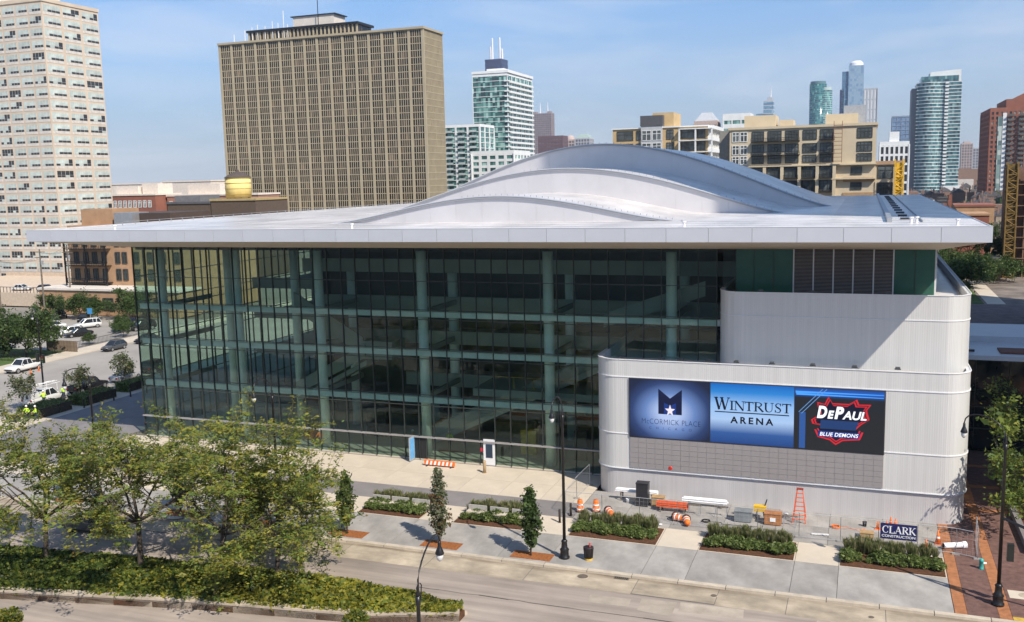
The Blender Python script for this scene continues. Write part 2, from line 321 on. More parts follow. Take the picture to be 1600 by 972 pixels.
_m = _t.nodes.new('ShaderNodeMath'); _m.operation = 'MULTIPLY'; _L.new(_g.outputs[0], _m.inputs[0]); _L.new(_n.outputs['Fac'], _m.inputs[1]); _r = _t.nodes.new('ShaderNodeMapRange'); _r.inputs[1].default_value = .30; _r.inputs[2].default_value = .58; _r.inputs[4].default_value = .75; _L.new(_m.outputs[0], _r.inputs[0])
_x = _t.nodes.new('ShaderNodeMix'); _x.data_type = 'RGBA'; _x.inputs[7].default_value = (.13, .095, .06, 1); _L.new(_r.outputs[0], _x.inputs[0]); _L.new(_src, _x.inputs[6]); _L.new(_x.outputs[2], _b.inputs['Base Color'])
# road repairs and marks
M_patch = pm('patched_asphalt', (.36, .31, .25, 1), .92, var=.18, scale=.6, bump=.3, bscale=12, rand=.14, detail=8)
for q in ([(55, -23.4), (57.6, -23.3), (57.7, -24.4), (55.2, -24.5)], [(60.6, -22.8), (64.4, -22.7), (64.5, -23.9), (60.7, -24.1)], [(66, -25.3), (67.6, -25.3), (67.6, -26.6), (66, -26.6)], [(58.2, -23.0), (60.4, -22.9), (60.4, -24.9), (58.3, -24.7)],
          [(29, -24.2), (36, -23.6), (36.2, -24.4), (29.2, -25.1)], [(68.6, -22.7), (72, -22.6), (72, -23.3), (68.6, -23.4)], [(62, -26.2), (65.3, -26.4), (65.2, -27), (62, -26.8)]):
    sheet('road_patch', q, -.144+.0008*q[0][0] % .003, M_patch)
M_tar = pm('tar_seam', (.06, .055, .05, 1), .7, var=.1)
for y0, a, b in ((-25.6, 44, 78),):
    mb = MB(); x = a; prev = y0
    while x < b:
        nx = x+random.uniform(.6, 1.6); ny = y0+.012*(nx-a)*0+random.uniform(-.07, .07); wv = random.uniform(.015, .05)
        mb.quad((x, prev-wv, -.141), (nx, ny-wv, -.141), (nx, ny+wv, -.141), (x, prev+wv, -.141)); x = nx; prev = ny
    stuff(struct(mb.build('road_seam', M_tar)))
# manhole and drain covers
def disc(name, label, cat, x, y, z, r, mat, group=None):
    t = thing(name, label, cat, (x, y, z), group); MB().lathe([(r, 0), (r, .012)], (x, y, z), 24).build('rim', M_stone, t); MB().lathe([(r*.84, .012), (r*.84, .02)], (x, y, z), 20).build('lid', mat, t); return t
M_iron = pm('cast_iron', (.16, .13, .10, 1), .7, .2, var=.2, scale=8)
disc('manhole_cover', 'round iron manhole cover in the gutter beside the litter bin', 'manhole', 53.8, -20.9, -.143, .42, M_iron)
disc('manhole_cover', 'small round iron cover in the gutter left of the middle shrub bed', 'manhole', 62.4, -21.3, -.143, .24, M_iron)
disc('manhole_cover', 'tiny round iron cover in the gutter in front of the right shrub bed', 'manhole', 71.6, -21.5, -.143, .2, M_iron)
t = thing('drain_grate', 'rusty kerb drain grate set in the gutter right of the manhole cover', 'drain', (56.3, -20.45, -.143))
MB().box(55.8, 56.8, -20.62, -20.24, -.143, -.13).build('frame', M_iron, t)
for k in range(7): MB().box(55.86+.13*k, 55.93+.13*k, -20.58, -20.28, -.13, -.122).build('bar', M_dark, t)

# ================================================================ arena block pavements
def slabs(name, x0, x1, y0, y1, nx, ny, mat, xs=None, gap=.035, z=0.0, ys=None):
    base = struct(MB().box(x0, x1, y0, y1, -.28, z-.025).build(name, M_joint))
    xs = xs or [x0+(x1-x0)*i/nx for i in range(nx+1)]; ys = ys or [y0+(y1-y0)*i/ny for i in range(ny+1)]; cache = {}
    for a, b in zip(xs[:-1], xs[1:]):
        for c, d in zip(ys[:-1], ys[1:]):
            k = (round(b-a, 3), round(d-c, 3))
            if k not in cache: cache[k] = MB().box(gap/2, b-a-gap/2, gap/2, d-c-gap/2, -.03, 0).mesh('slab', mat)
            put('slab', cache[k], base, (a, c, z))
    return base
PX = [-16, -12, -7.5, -2.9, 1.4, 4.3, 8.4, 13.2, 16.2, 20.6, 24.4, 28.2, 33.4, 38.9, 41.6, 47.3, 50.8, 57.4, 60.3, 66.8, 69.6, 76.2]
slabs('sidewalk', -16, 76.2, -19.8, -14.62, 0, 1, M_slab, xs=PX)
slabs('planter_walk', -16, 76.2, -14.60, -11.0, 0, 1, M_light, xs=PX)
slabs('slate_walk', -16, 50.1, -10.98, -7.62, 16, 1, M_slate)
slabs('entrance_plaza', -2, 50.1, -7.60, -.25, 14, 2, M_light)
slabs('podium_apron', 50.12, 76.2, -10.98, -4.2, 7, 2, M_slab)
slabs('side_plaza', -16, -2.02, -7.60, 45, 5, 16, M_slate)
slabs('street_walk', -21.8, -16.02, -14, 60, 2, 18, M_light)
struct(MB().box(-2, 80, -.24, 88, -.28, -.01).build('building_footing', M_joint))
kb = struct(MB().box(-16, 84.5, -20.18, -19.82, -.28, -.02).build('kerb', M_joint))
me = MB().box(.01, 2.99, -20.2, -19.8, -.2, .012).mesh('kerb_stone', M_kerb)
for i in range(33): put('kerb_stone', me, kb, (-15.8+3.03*i, 0, random.uniform(-.004, .004)))
kb2 = struct(MB().box(-22.1, -21.84, -13.9, 60, -.28, -.02).build('kerb', M_joint))
me = MB().box(-22.14, -21.82, .01, 2.99, -.2, .012).mesh('kerb_stone', M_kerb)
for i in range(24): put('kerb_stone', me, kb2, (0, -13.8+3.03*i, 0))
# rounded street corner
pts = [(-16, -20)]+[(-16+6*math.cos(a), -14+6*math.sin(a)) for a in [R(270-9*i) for i in range(11)]]+[(-16, -14)]
struct(MB().prism(pts, -.28, .0).build('corner_pavement', M_light))
# brick crossing at the right
bw = struct(MB().box(76.22, 100, -20, 16.4, -.28, -.025).build('brick_pavement', M_joint))
bx = [76.22, 76.9, 78.6, 79.3, 81.8, 82.4, 88, 100]
for i, (a, b) in enumerate(zip(bx[:-1], bx[1:])):
    y = -19.8
    while y < 16:
        d = 2.6 if i % 2 else (3.1)
        d = min(d, 16.3-y)
        MB().box(a+.01, b-.01, y+.01, y+d-.01, -.03, 0).build('brick_panel', M_bko if i % 2 == 0 else M_bkd, bw); y += d
for y0 in (-.8, 5.2, 11.2):
    MB().box(78.62, 81.78, y0, y0+.7, -.01, .004).build('brick_panel', M_bko, bw)
for y0 in (-19.8,): MB().box(79.32, 100, y0-.02, y0+.5, -.01, .005).build('tactile_strip', M_yel, bw)
t = thing('utility_cover', 'square pale concrete utility cover in the brick paving by the signal pole', 'utility cover', (80.4, -16.0, .0))
MB().box(79.5, 81.3, -16.6, -15.4, 0, .012).build('slab', M_light, t); MB().lathe([(.36, .012), (.36, .02)], (80.4, -16, 0), 20).build('lid', M_stone, t)

# ================================================================ arena
A = thing('arena_building', 'wide glass-fronted arena with white overhanging wave roof and ribbed silver corner podium', 'arena')
G_FRONT = pane_mat('facade_glass', (.80, .89, .845, 1), .95, base=.04)
M_mull = pm('mullion_metal', (.05, .058, .055, 1), .4, .35, var=.08)
M_trans = pm('transom_metal', (.07, .08, .075, 1), .4, .35, var=.08)
M_can = pm('canopy_rail', (.36, .34, .335, 1), .45, .2, var=.08)
P = 1.524
LV = [0.08, 2.21, 5.22, 6.23, 9.64, 10.59, 13.30, 14.21, 16.84, 19.90]
pane_me = {}
def pane(r):
    if r not in pane_me:
        h = LV[r+1]-LV[r]; pane_me[r] = MB().box(.03, P-.03, -.012, .012, .03, h-.03).mesh('glass_pane', G_FRONT)
    return pane_me[r]
small = MB()
for n in range(39):
    for r in range(9):
        if n >= 33 and r < 5: continue
        if (n, r) in ((20, 0), (21, 0), (25, 0)): continue
        if r in (2, 4, 6) and n < 10:
            small.box(n*P+.03, n*P+P-.03, -.012, .012, LV[r]+.03, LV[r+1]-.03); continue
        put('glass_pane', pane(r), A, (n*P, 0, LV[r]), rz=random.gauss(0, .0045), rx=random.gauss(0, .003))
stuff(small.build('glass_strips', G_FRONT, A))
me = MB().box(-.028, .028, -.15, .05, 0, 19.9).mesh('mullion', M_mull); me2 = MB().box(-.028, .028, -.15, .05, 10.6, 19.9).mesh('mullion', M_mull)
for n in range(40): put('mullion', me if n <= 33 else me2, A, (n*P, 0, .02))
for z in LV[2:9]: MB().box(-.05, 60, -.085, .045, z-.028, z+.028).build('transom', M_trans, A)
MB().box(-.1, 50.3, -.25, .06, 2.15, 2.27).build('canopy_rail', M_can, A)
MB().box(-.1, 50.3, -.12, .1, -.01, .10).build('sill', M_light, A)
# side glass wall
sg, sm = MB(), MB()
for i in range(22):
    for r in range(9): sg.box(-.012, .012, i*P+.05, i*P+P-.03, LV[r]+.03, LV[r+1]-.03)
    sm.box(-.13, .05, i*P+P-.03, i*P+P+.03, 0, 19.9)
for z in LV[1:9]: sm.box(-.08, .045, .1, 22*P, z-.04, z+.04)
stuff(sg.build('side_glass', G_FRONT, A)); stuff(sm.build('side_mullions', M_mull, A))
# interior: slabs, beams, columns, walls, stairs
M_in = pm('interior_plaster', (.29, .305, .295, 1), .8, var=.08, scale=.3)
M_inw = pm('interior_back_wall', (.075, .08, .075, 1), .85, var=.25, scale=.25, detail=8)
M_flr = pm('interior_floor', (.33, .31, .28, 1), .6, var=.15, scale=.4)
M_col = pm('column_paint', (.80, .83, .80, 1), .6, var=.06)
M_beam = pm('beam_paint', (.80, .83, .80, 1), .6, var=.06)
MB().box(.2, 60, .1, 16, -.01, .04).build('lobby_floor', M_flr, A)
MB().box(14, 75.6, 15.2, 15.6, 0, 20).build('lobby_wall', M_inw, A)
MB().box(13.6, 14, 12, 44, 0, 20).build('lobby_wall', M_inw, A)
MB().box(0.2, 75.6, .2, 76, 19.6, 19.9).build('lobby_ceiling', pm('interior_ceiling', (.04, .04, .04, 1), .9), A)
for z in (5.4, 9.82, 13.48):
    MB().box(.12, 60, .32, .78, z, z+.52).build('edge_beam', M_beam, A)
    for x in (2.1, 20.9, 32, 44.4, 55.4): MB().box(x-.15, x+.15, 1.9, 9.4, z+.02, z+.5).build('tie_beam', M_in, A)
for x in (2.1, 11.4, 20.9, 32.0, 44.4, 55.4): MB().lathe([(.46, 0), (.46, 19.6)], (x, 1.55, .04), 20).build('column', M_col, A, True)
for x in (7.4, 15.6): MB().lathe([(.4, 0), (.4, 19.6)], (x, 5.5, .04), 16).build('column', M_col, A, True)
for x in (19.6, 31.3, 43.8, 55): MB().lathe([(.5, 0), (.5, 17.5)], (x, 10.2, .04), 16).build('column', M_col, A, True)
for z, x0, y0 in ((5.0, 26, 9.6), (9.6, 17, 8.6), (13.0, 16.5, 9.2), (16.9, 15, 8.2)):
    MB().box(x0, 60, y0, 15.15, z, z+.5).build('floor_slab', M_in, A)
    MB().box(x0, 60, y0-.12, y0+.06, z-.1, z+1.25).build('balcony_front', M_in, A)
def ramp(x0, z0, x1, z1, y0, y1, th, mat, name):
    MB().prism_y([(x0, z0), (x1, z1), (x1, z1+th), (x0, z0+th)], y0, y1).build(name, mat, A)
ramp(16, 13.6, 23.8, 9.2, 4.6, 4.8, 1.4, M_in, 'stair_wall'); ramp(16, 13.0, 23.8, 8.6, 4.8, 7.4, .5, M_in, 'stair_flight'); MB().box(23.8, 27, 4.6, 7.6, 8.4, 10.2).build('stair_landing', M_in, A)
ramp(16, 4.4, 24.2, 8.6, 4.2, 4.4, 1.3, M_in, 'stair_wall'); ramp(16, 3.6, 24.2, 7.8, 4.4, 7.0, .5, M_in, 'stair_flight')
ramp(31, .6, 50, 9.6, 5.2, 5.45, 1.2, M_in, 'escalator_side'); ramp(31, .0, 50, 9.0, 5.45, 7.4, .6, M_steel, 'escalator_flight'); ramp(31, .6, 50, 9.6, 7.4, 7.6, 1.2, M_in, 'escalator_side')
ramp(49, 12.6, 58, 15.6, 3.2, 3.4, 1.3, M_in, 'stair_wall')
M_ply = pm('plywood', (.42, .27, .13, 1), .8, var=.2, scale=2)
M_org = pm('orange_plastic', (.80, .17, .02, 1), .5, var=.1, rand=.08)
M_blk = pm('dark_panel', (.03, .03, .035, 1), .4, var=.1)
for x, y, w_, d, h, m in ((23, 6, 2.2, 1.2, 3, M_blk), (29.5, 9, 3, 2, 1.2, M_ply), (36, 9.2, 4, 1.2, 1.6, M_ply), (40.6, 4, 1.5, .9, 2.4, M_yel), (46, 3.5, 1.2, 1.6, 2.8, M_blk), (47.6, 10, 4, 2, 3.2, M_ply), (17.5, 3, 1, 1, 1.1, M_org), (27, 11, 2, 1, 3.2, M_in)):
    MB().box(x, x+w_, y, y+d, .04, h).build('stored_crate', m, A)
for x in (38, 40, 42, 44, 46, 48):
    MB().tube([(x, 4.2, 6.3), (x, 4.2, 7.4), (x+1.9, 4.2, 7.4), (x+1.9, 4.2, 6.3)], .035, 6).build('guard_rail', M_yel, A)
MB().box(36, 58, 3.6, 9.6, 5.55, 6.25).build('floor_slab', M_in, A)
# doors: blue door standing open, white door with a red notice
M_blue = pm('blue_film', (.16, .42, .75, 1), .4, var=.12, scale=3)
d = MB().box(20*P+.9, 20*P+.98, -1.15, -.1, .06, 2.3).build('entrance_door', pm('door_metal', (.45, .5, .55, 1), .4, .3, var=.1), A)
MB().box(20*P+.88, 20*P+1.0, -1.05, -.2, .2, 2.15).build('blue_sheet', M_blue, d)
MB().box(20*P+1.1, 21*P+.6, -.06, .02, .06, 2.13).build('door_opening', M_dark, A)
MB().box(21*P+.62, 21*P+.72, -.1, .05, .06, 2.13).build('door_post', M_mull, A); MB().box(20*P+1.02, 20*P+1.1, -.1, .05, .06, 2.13).build('door_post', M_mull, A)
MB().box(21*P+.74, 22*P-.04, -.012, .012, .1, 2.1).build('glass_pane', G_FRONT, A); MB().box(20*P+.04, 20*P+.84, -.012, .012, .1, 2.1).build('glass_pane', G_FRONT, A)
d = MB().box(25*P+.35, 26*P-.02, -.14, -.02, .05, 2.45).build('entrance_door', M_white, A)
MB().box(25*P+.6, 26*P-.28, -.17, -.1, .75, 2.0).build('window', pm('door_glass', (.02, .04, .07, 1), .08, var=0), d)
MB().box(25*P+.04, 25*P+.3, -.012, .012, .1, 2.1).build('glass_pane', G_FRONT, A)
MB().box(25*P+.03, 25*P+.27, -.05, -.03, 1.25, 1.6).build('red_notice', pm('red_print', (.6, .03, .06, 1), .5, var=0), A)

# ---- roof
ZT, ZB = 22.12, 21.06
RX0, RX1, RY0, RY1 = -4.4, 78.5, -9.0, 85.0
M_roof = pm('roof_membrane', (.70, .665, .635, 1), .28, var=.06, scale=.25, detail=8, streak=(.25, .12, .2))
M_fas = pm('fascia_panel', (.50, .515, .55, 1), .35, var=.03, scale=.5, rand=.015)
M_soff = pm('soffit_panel', (.56, .50, .41, 1), .6, var=.05, scale=.3)
rf = MB().box(RX0+.06, RX1-.06, RY0+.06, RY1-.06, ZB+.05, ZT-.06).build('roof', M_roof, A)
ix0, ix1, iy0, iy1 = -.25, 75.9, -.22, 77
o_ = [(RX0+.1, RY0+.1, ZB), (RX1-.1, RY0+.1, ZB), (RX1-.1, RY1-.1, ZB), (RX0+.1, RY1-.1, ZB)]; i_ = [(ix0, iy0, 19.91), (ix1, iy0, 19.91), (ix1, iy1, 19.91), (ix0, iy1, 19.91)]
mb = MB()
for k in range(4): mb.quad(o_[k], o_[(k+1) % 4], i_[(k+1) % 4], i_[k])
mb.build('soffit', M_soff, rf)
npan = 27; wx = (RX1-RX0)/npan; me = MB().box(.012, wx-.012, RY0-.02, RY0+.05, ZB, ZT).mesh('fascia_panel', M_fas)
for i in range(npan): put('fascia_panel', me, rf, (RX0+i*wx, 0, 0))
ny_ = 30; wy = (RY1-RY0)/ny_; me = MB().box(-.05, .02, .012, wy-.012, ZB, ZT).mesh('fascia_panel', M_fas)
for i in range(ny_): put('fascia_panel', me, rf, (RX1, RY0+i*wy, 0))
me = MB().box(-.02, .05, .012, wy-.012, ZB, ZT).mesh('fascia_panel', M_fas)
for i in range(ny_): put('fascia_panel', me, rf, (RX0, RY0+i*wy, 0))
M_trim = pm('grey_trim', (.36, .37, .39, 1), .4, .3, var=.05)
mb = MB(); mb.box(RX0-.02, RX1+.02, RY0-.04, RY0+.16, ZT+.0, ZT+.03); mb.build('roof_edge_trim', M_white, rf)
M_band = pm('wave_band_panel', (.63, .61, .62, 1), .3, .25, var=.04, scale=.4, rand=.02)
def prof(c, hw, h, pw):
    return lambda x: ZT-.08+(h*(.5+.5*math.cos(math.pi*(x-c)/hw))**pw if abs(x-c) < hw else 0)
waves = [(39.0, 17.0, 2.36, .72, 3.0, 19.0), (40.6, 22.5, 4.85, .60, 19.0, 36.0), (40.0, 27.0, 7.85, .62, 36.0, 66.0)]
for k, (c, hw, h, pw, ya, yb) in enumerate(waves):
    f = prof(c, hw, h, pw); n = 72; mb = MB(); X = [c-hw+2*hw*i/n for i in range(n+1)]
    for i in range(n):
        a, b = X[i], X[i+1]; mb.quad((a, ya, f(a)), (b, ya, f(b)), (b, yb, f(b)), (a, yb, f(a)))
    mb.build('wave_roof', M_roof, A, True)
    g = prof(*waves[k-1][:4]) if k else (lambda x: ZT-.08)
    npn = (13, 17, 21)[k]; cap = MB(); tr = MB()
    for j in range(npn):
        a0 = c-hw+2*hw*j/npn+.004; a1 = c-hw+2*hw*(j+1)/npn-.004; mb = MB(); q = 5
        for i in range(q):
            a = a0+(a1-a0)*i/q; b = a0+(a1-a0)*(i+1)/q
            if f(b) > g(b)+.02 or f(a) > g(a)+.02: mb.quad((a, ya-.03, min(g(a), f(a))), (b, ya-.03, min(g(b), f(b))), (b, ya-.03, f(b)-.02), (a, ya-.03, f(a)-.02))
        if mb.v: mb.build('wave_band', M_band, A)
    n2 = 60
    for i in range(n2):
        a = c-hw+2*hw*i/n2; b = c-hw+2*hw*(i+1)/n2
        tr.add([(a, ya-.22, f(a)-.17), (b, ya-.22, f(b)-.17), (b, ya-.22, f(b)-.03), (a, ya-.22, f(a)-.03), (b, ya+.02, f(b)-.17), (a, ya+.02, f(a)-.17)], [(0, 1, 2, 3), (0, 5, 4, 1)])
        cap.add([(a, ya-.26, f(a)-.02), (b, ya-.26, f(b)-.02), (b, ya-.26, f(b)+.06), (a, ya-.26, f(a)+.06), (b, ya+.5, f(b)+.06), (a, ya+.5, f(a)+.06), (b, ya+.5, f(b)), (a, ya+.5, f(a))], [(0, 1, 2, 3), (3, 2, 4, 5), (5, 4, 6, 7), (1, 0, 7, 6)])
    tr.build('wave_trim', M_trim, A); cap.build('wave_cap', M_fas, A)
    mb = MB()
    for i in range(36):
        x = c-hw*.2+hw*1.15*i/35
        if x < c+hw: mb.box(x-.02, x+.02, ya+.3, ya+.34, f(x), f(x)+.22)
    stuff(mb.build('snow_guards', M_trim, A))
# back closing wall of the highest wave
f = prof(*waves[2][:4]); mb = MB()
for i in range(40):
    a = 13+54*i/40; b = 13+54*(i+1)/40; mb.quad((b, 65.98, ZT-.08), (a, 65.98, ZT-.08), (a, 65.98, f(a)), (b, 65.98, f(b)))
mb.build('wave_back', M_band, A)
mb = MB()
for i in range(31):
    y = -8.2+3.0*i
    if y < 2.5 or y > 66.5: mb.box(RX0+.3, RX1-.3, y, y+.05, ZT-.06, ZT-.045)
    else: mb.box(RX0+.3, 12, y, y+.05, ZT-.06, ZT-.045); mb.box(68, RX1-.3, y, y+.05, ZT-.06, ZT-.045)
stuff(mb.build('membrane_seams', M_trim, rf))
# roof gutter track and vents at the right, railing at the left
MB().box(72.2, 72.55, -1.6, 83, ZT-.06, ZT+.28).build('roof_channel', M_steel, rf); MB().box(74.6, 74.66, -2, 82, ZT-.06, ZT+.1).build('roof_channel', M_steel, rf)
me = MB().box(-.35, .35, -.5, .5, 0, .12).mesh('roof_vent', M_blk)
for i in range(13): put('roof_vent', me, rf, (73.6, 3+6*i, ZT-.06))
for x, y in ((74.2, -2.6), (73.8, -3.1), (76.6, -6.5), (30, -7.4), (58, -7.2), (5, -7.6), (46, 10), (31, 26), (52, 26)):
    MB().lathe([(.1, 0), (.1, .35), (.17, .36), (.17, .46)], (x, y, ZT-.06), 10).build('roof_pipe', M_white, rf)
mb = MB()
for i in range(40): mb.box(-2.9, -2.84, 2+1.9*i, 2.06+1.9*i, ZT-.06, ZT+.32)
mb.box(-2.9, -2.84, 2, 78, ZT+.26, ZT+.30); stuff(mb.build('roof_railing', M_steel, rf))

# ---- right wall and attic strip of green glass and louvres above the podium
M_wallw = pm('white_wall_panel', (.62, .63, .64, 1), .45, var=.05)
MB().box(75.66, 75.84, .05, 76, 10, 19.9).build('side_wall', M_wallw, A); MB().box(0, 75.8, 76, 76.3, 0, 19.9).build('rear_wall', M_wallw, A); MB().box(-.1, .1, 33.6, 76, 0, 19.9).build('side_wall', M_wallw, A); MB().box(.15, 13.58, 33.2, 33.5, 0, 19.6).build('lobby_wall', M_in, A)
for z in (5.3, 9.7, 13.4): MB().box(.15, 13.5, 20, 33.1, z, z+.5).build('floor_slab', M_in, A); MB().box(.15, 13.5, 19.85, 20.05, z, z+1.3).build('balcony_front', M_in, A)
M_green = pm('green_spandrel_glass', (.035, .115, .085, 1), .08, var=.05, spec=.7)
vx = [60.95, 62.36, 63.91, 65.43, 66.93, 68.42, 69.88, 71.37, 72.79, 74.33, 75.72]
M_louv = pm('louvre_metal', (.30, .28, .27, 1), .5, .3, var=.05)
for i, (a, b) in enumerate(zip(vx[:-1], vx[1:])):
    if 3 <= i <= 7:
        lv = MB().box(a+.05, b-.05, .0, .04, 15.4, 19.9).build('louvre', M_blk, A)
        mb = MB()
        for k in range(40):
            z = 15.45+.11*k; mb.add([(a+.05, -.02, z), (b-.05, -.02, z), (b-.05, .035-.0, z+.085), (a+.05, .035-.0, z+.085), (a+.05, -.035, z+.02), (b-.05, -.035, z+.02)], [(0, 1, 5, 4), (4, 5, 2, 3)])
        stuff(mb.build('slats', M_louv, lv)); MB().box(a-.05, a+.05, -.08, .05, 15.4, 19.9).build('louvre_post', M_wallw, A)
    else:
        MB().box(a+.02, b-.02, -.02, .03, 15.4, 19.9).build('spandrel_pane', M_green, A); MB().box(a-.02, a+.02, -.06, .04, 15.4, 19.9).build('mullion', M_mull, A)
MB().box(72.74, 72.84, -.08, .05, 15.4, 19.9).build('louvre_post', M_wallw, A); MB().box(59.9, 60.93, -.02, .03, 15.4, 19.9).build('glass_pane', G_FRONT, A)
# ---- podium drums: vertically ribbed metal with rounded corners
def ribbed(name, col):
    m = pm(name, col, .42, .25, var=.05, scale=.5, stretch=(6, 6, .12)); t = m.node_tree; L = t.links; b = t.nodes['Principled BSDF']
    if b.inputs['Normal'].links: return m
    c = t.nodes.new('ShaderNodeTexCoord'); s = t.nodes.new('ShaderNodeSeparateXYZ'); L.new(c.outputs['Object'], s.inputs[0])
    a = t.nodes.new('ShaderNodeMath'); a.operation = 'ADD'; L.new(s.outputs[0], a.inputs[0]); L.new(s.outputs[1], a.inputs[1])
    w1 = t.nodes.new('ShaderNodeMath'); w1.operation = 'MULTIPLY'; w1.inputs[1].default_value = 2*math.pi/.16; L.new(a.outputs[0], w1.inputs[0])
    sn = t.nodes.new('ShaderNodeMath'); sn.operation = 'SINE'; L.new(w1.outputs[0], sn.inputs[0])
    bp = t.nodes.new('ShaderNodeBump'); bp.inputs['Strength'].default_value = .22; bp.inputs['Distance'].default_value = .012; L.new(sn.outputs[0], bp.inputs['Height']); L.new(bp.outputs[0], b.inputs['Normal']); return m
M_rib = ribbed('ribbed_silver_cladding', (.68, .675, .655, 1)); M_rib2 = ribbed('ribbed_plinth_cladding', (.585, .565, .56, 1))
def outline(x0, x1, yf, yb, r, e=0.0, n=10):
    x0 -= e; x1 += e; yf -= e; r += e
    return [(x0, yb)]+[(x0+r+r*math.cos(R(180+90*i/n)), yf+r+r*math.sin(R(180+90*i/n))) for i in range(n+1)]+[(x1-r+r*math.cos(R(270+90*i/n)), yf+r+r*math.sin(R(270+90*i/n))) for i in range(n+1)]+[(x1, yb)]
def drum(name, x0, x1, yf, yb, r, z0, z1, mat, parent, e=0.0, top=False, inner=None):
    p = outline(x0, x1, yf, yb, r, e); mb = MB(); n = len(p)
    for i in range(n-1): mb.quad((*p[i], z0), (*p[i+1], z0), (*p[i+1], z1), (*p[i], z1))
    if inner:
        q = outline(x0, x1, yf, yb, r, e-inner)
        for i in range(n-1):
            mb.quad((*p[i], z1), (*p[i+1], z1), (*q[i+1], z1), (*q[i], z1), 1); mb.quad((*q[i], z1), (*q[i+1], z1), (*q[i+1], z1-1.0), (*q[i], z1-1.0), 1)
    o = mb.build(name, [mat, M_wallw], parent); smooth_by_angle(o.data); return o
def ring(name, x0, x1, yf, yb, r, z0, z1, mat, parent, e):
    p = outline(x0, x1, yf, yb, r, e); q = outline(x0, x1, yf, yb, r, -.02); mb = MB(); n = len(p)
    for i in range(n-1):
        mb.quad((*p[i], z0), (*p[i+1], z0), (*p[i+1], z1), (*p[i], z1)); mb.quad((*p[i], z1), (*p[i+1], z1), (*q[i+1], z1), (*q[i], z1)); mb.quad((*q[i], z0), (*q[i+1], z0), (*p[i+1], z0), (*p[i], z0))
    return mb.build(name, mat, parent, True)
lo = (50.15, 78.2, -4.6, 24, 1.9); hi = (59.9, 78.15, -3.0, 70, 1.9)
drum('podium_plinth', *lo, 0, 2.24, M_rib2, A, e=-.10)
for z0, z1 in ((2.30, 5.2), (5.2, 9.9)): drum('podium_wall', *lo, z0, z1, M_rib, A)
pw_ = drum('podium_wall', *lo, 9.9, 11.3, M_rib, A, inner=.3)
for z, hgt, e in ((2.24, .07, .06), (2.12, .05, -.05), (5.17, .07, .05), (9.87, .07, .05), (11.29, .05, .05)): ring('podium_trim', *lo, z, z+hgt, M_white, A, e)
mb = MB(); mb.poly([(x, y, 10.62) for x, y in outline(50.15, 78.2, -4.6, 24, 1.9, -.28)]); mb.build('podium_terrace', M_roof, A)
drum('upper_podium_wall', *hi, 10.7, 14.9, M_rib, A); drum('upper_podium_wall', *hi, 14.9, 16.75, M_rib, A, inner=.25)
for z, hgt, e in ((14.87, .06, .04), (16.74, .05, .05)): ring('podium_trim', *hi, z, z+hgt, M_white, A, e)
mb = MB(); mb.poly([(x, y, 16.1) for x, y in outline(*hi, -.24)]); mb.build('upper_terrace', M_roof, A)
# flood lights and brackets along the ledges
M_lamp = pm('grey_fixture', (.10, .105, .11, 1), .5, .2, var=.1)
def fixture(x, y, z, big=False):
    o = MB().box(x-.22, x+.22, y-.12, y+.12, z, z+.07).box(x-.16, x+.16, y-.15, y+.1, z+.07, z+.2).build('flood_light', M_lamp, A)
    if big: MB().box(x-.3, x+.25, y+.5, y+.58, z+.05, z+.75).tube([(x, y+.5, z), (x, y+.5, z+.5)], .04, 6).build('bracket', M_lamp, o)
for x in (61.5, 64.2, 67.2, 70.2, 73.2): fixture(x, -3.75, 11.30)
for x in (63.2, 67, 69.2, 72.4): fixture(x, -2.75, 16.76)
for x, b in ((52.3, 1), (54.1, 0), (55.5, 1), (56.3, 0), (57.1, 1), (58.6, 0), (59.3, 1)): fixture(x, -3.9, 10.64, b)
o = MB().lathe([(.16, 0), (.2, .04), (.12, .12)], (0, 0, 0), 14).mesh('alarm_bell', pm('red_enamel', (.55, .03, .02, 1), .35, var=.05)); put('alarm_bell', o, A, (56.5, -4.62, 2.62), rx=R(90))
# perforated screen below the LED wall: tile by tile
M_tile = pm('perforated_tile', (.33, .305, .30, 1), .5, .2, var=.05, scale=30, rand=.014, detail=2)
grid = MB().box(53.2, 72.4, -4.66, -4.58, 2.42, 4.98).build('screen_grille', pm('grille_joint', (.55, .52, .51, 1), .5), A)
tw, th = (72.4-53.2)/28, (4.98-2.42)/6; me = MB().box(.011, tw-.011, -4.69, -4.65, .011, th-.011).mesh('tile', M_tile)
for i in range(28):
    for j in range(6): put('tile', me, grid, (53.2+i*tw, 0, 2.42+j*th))
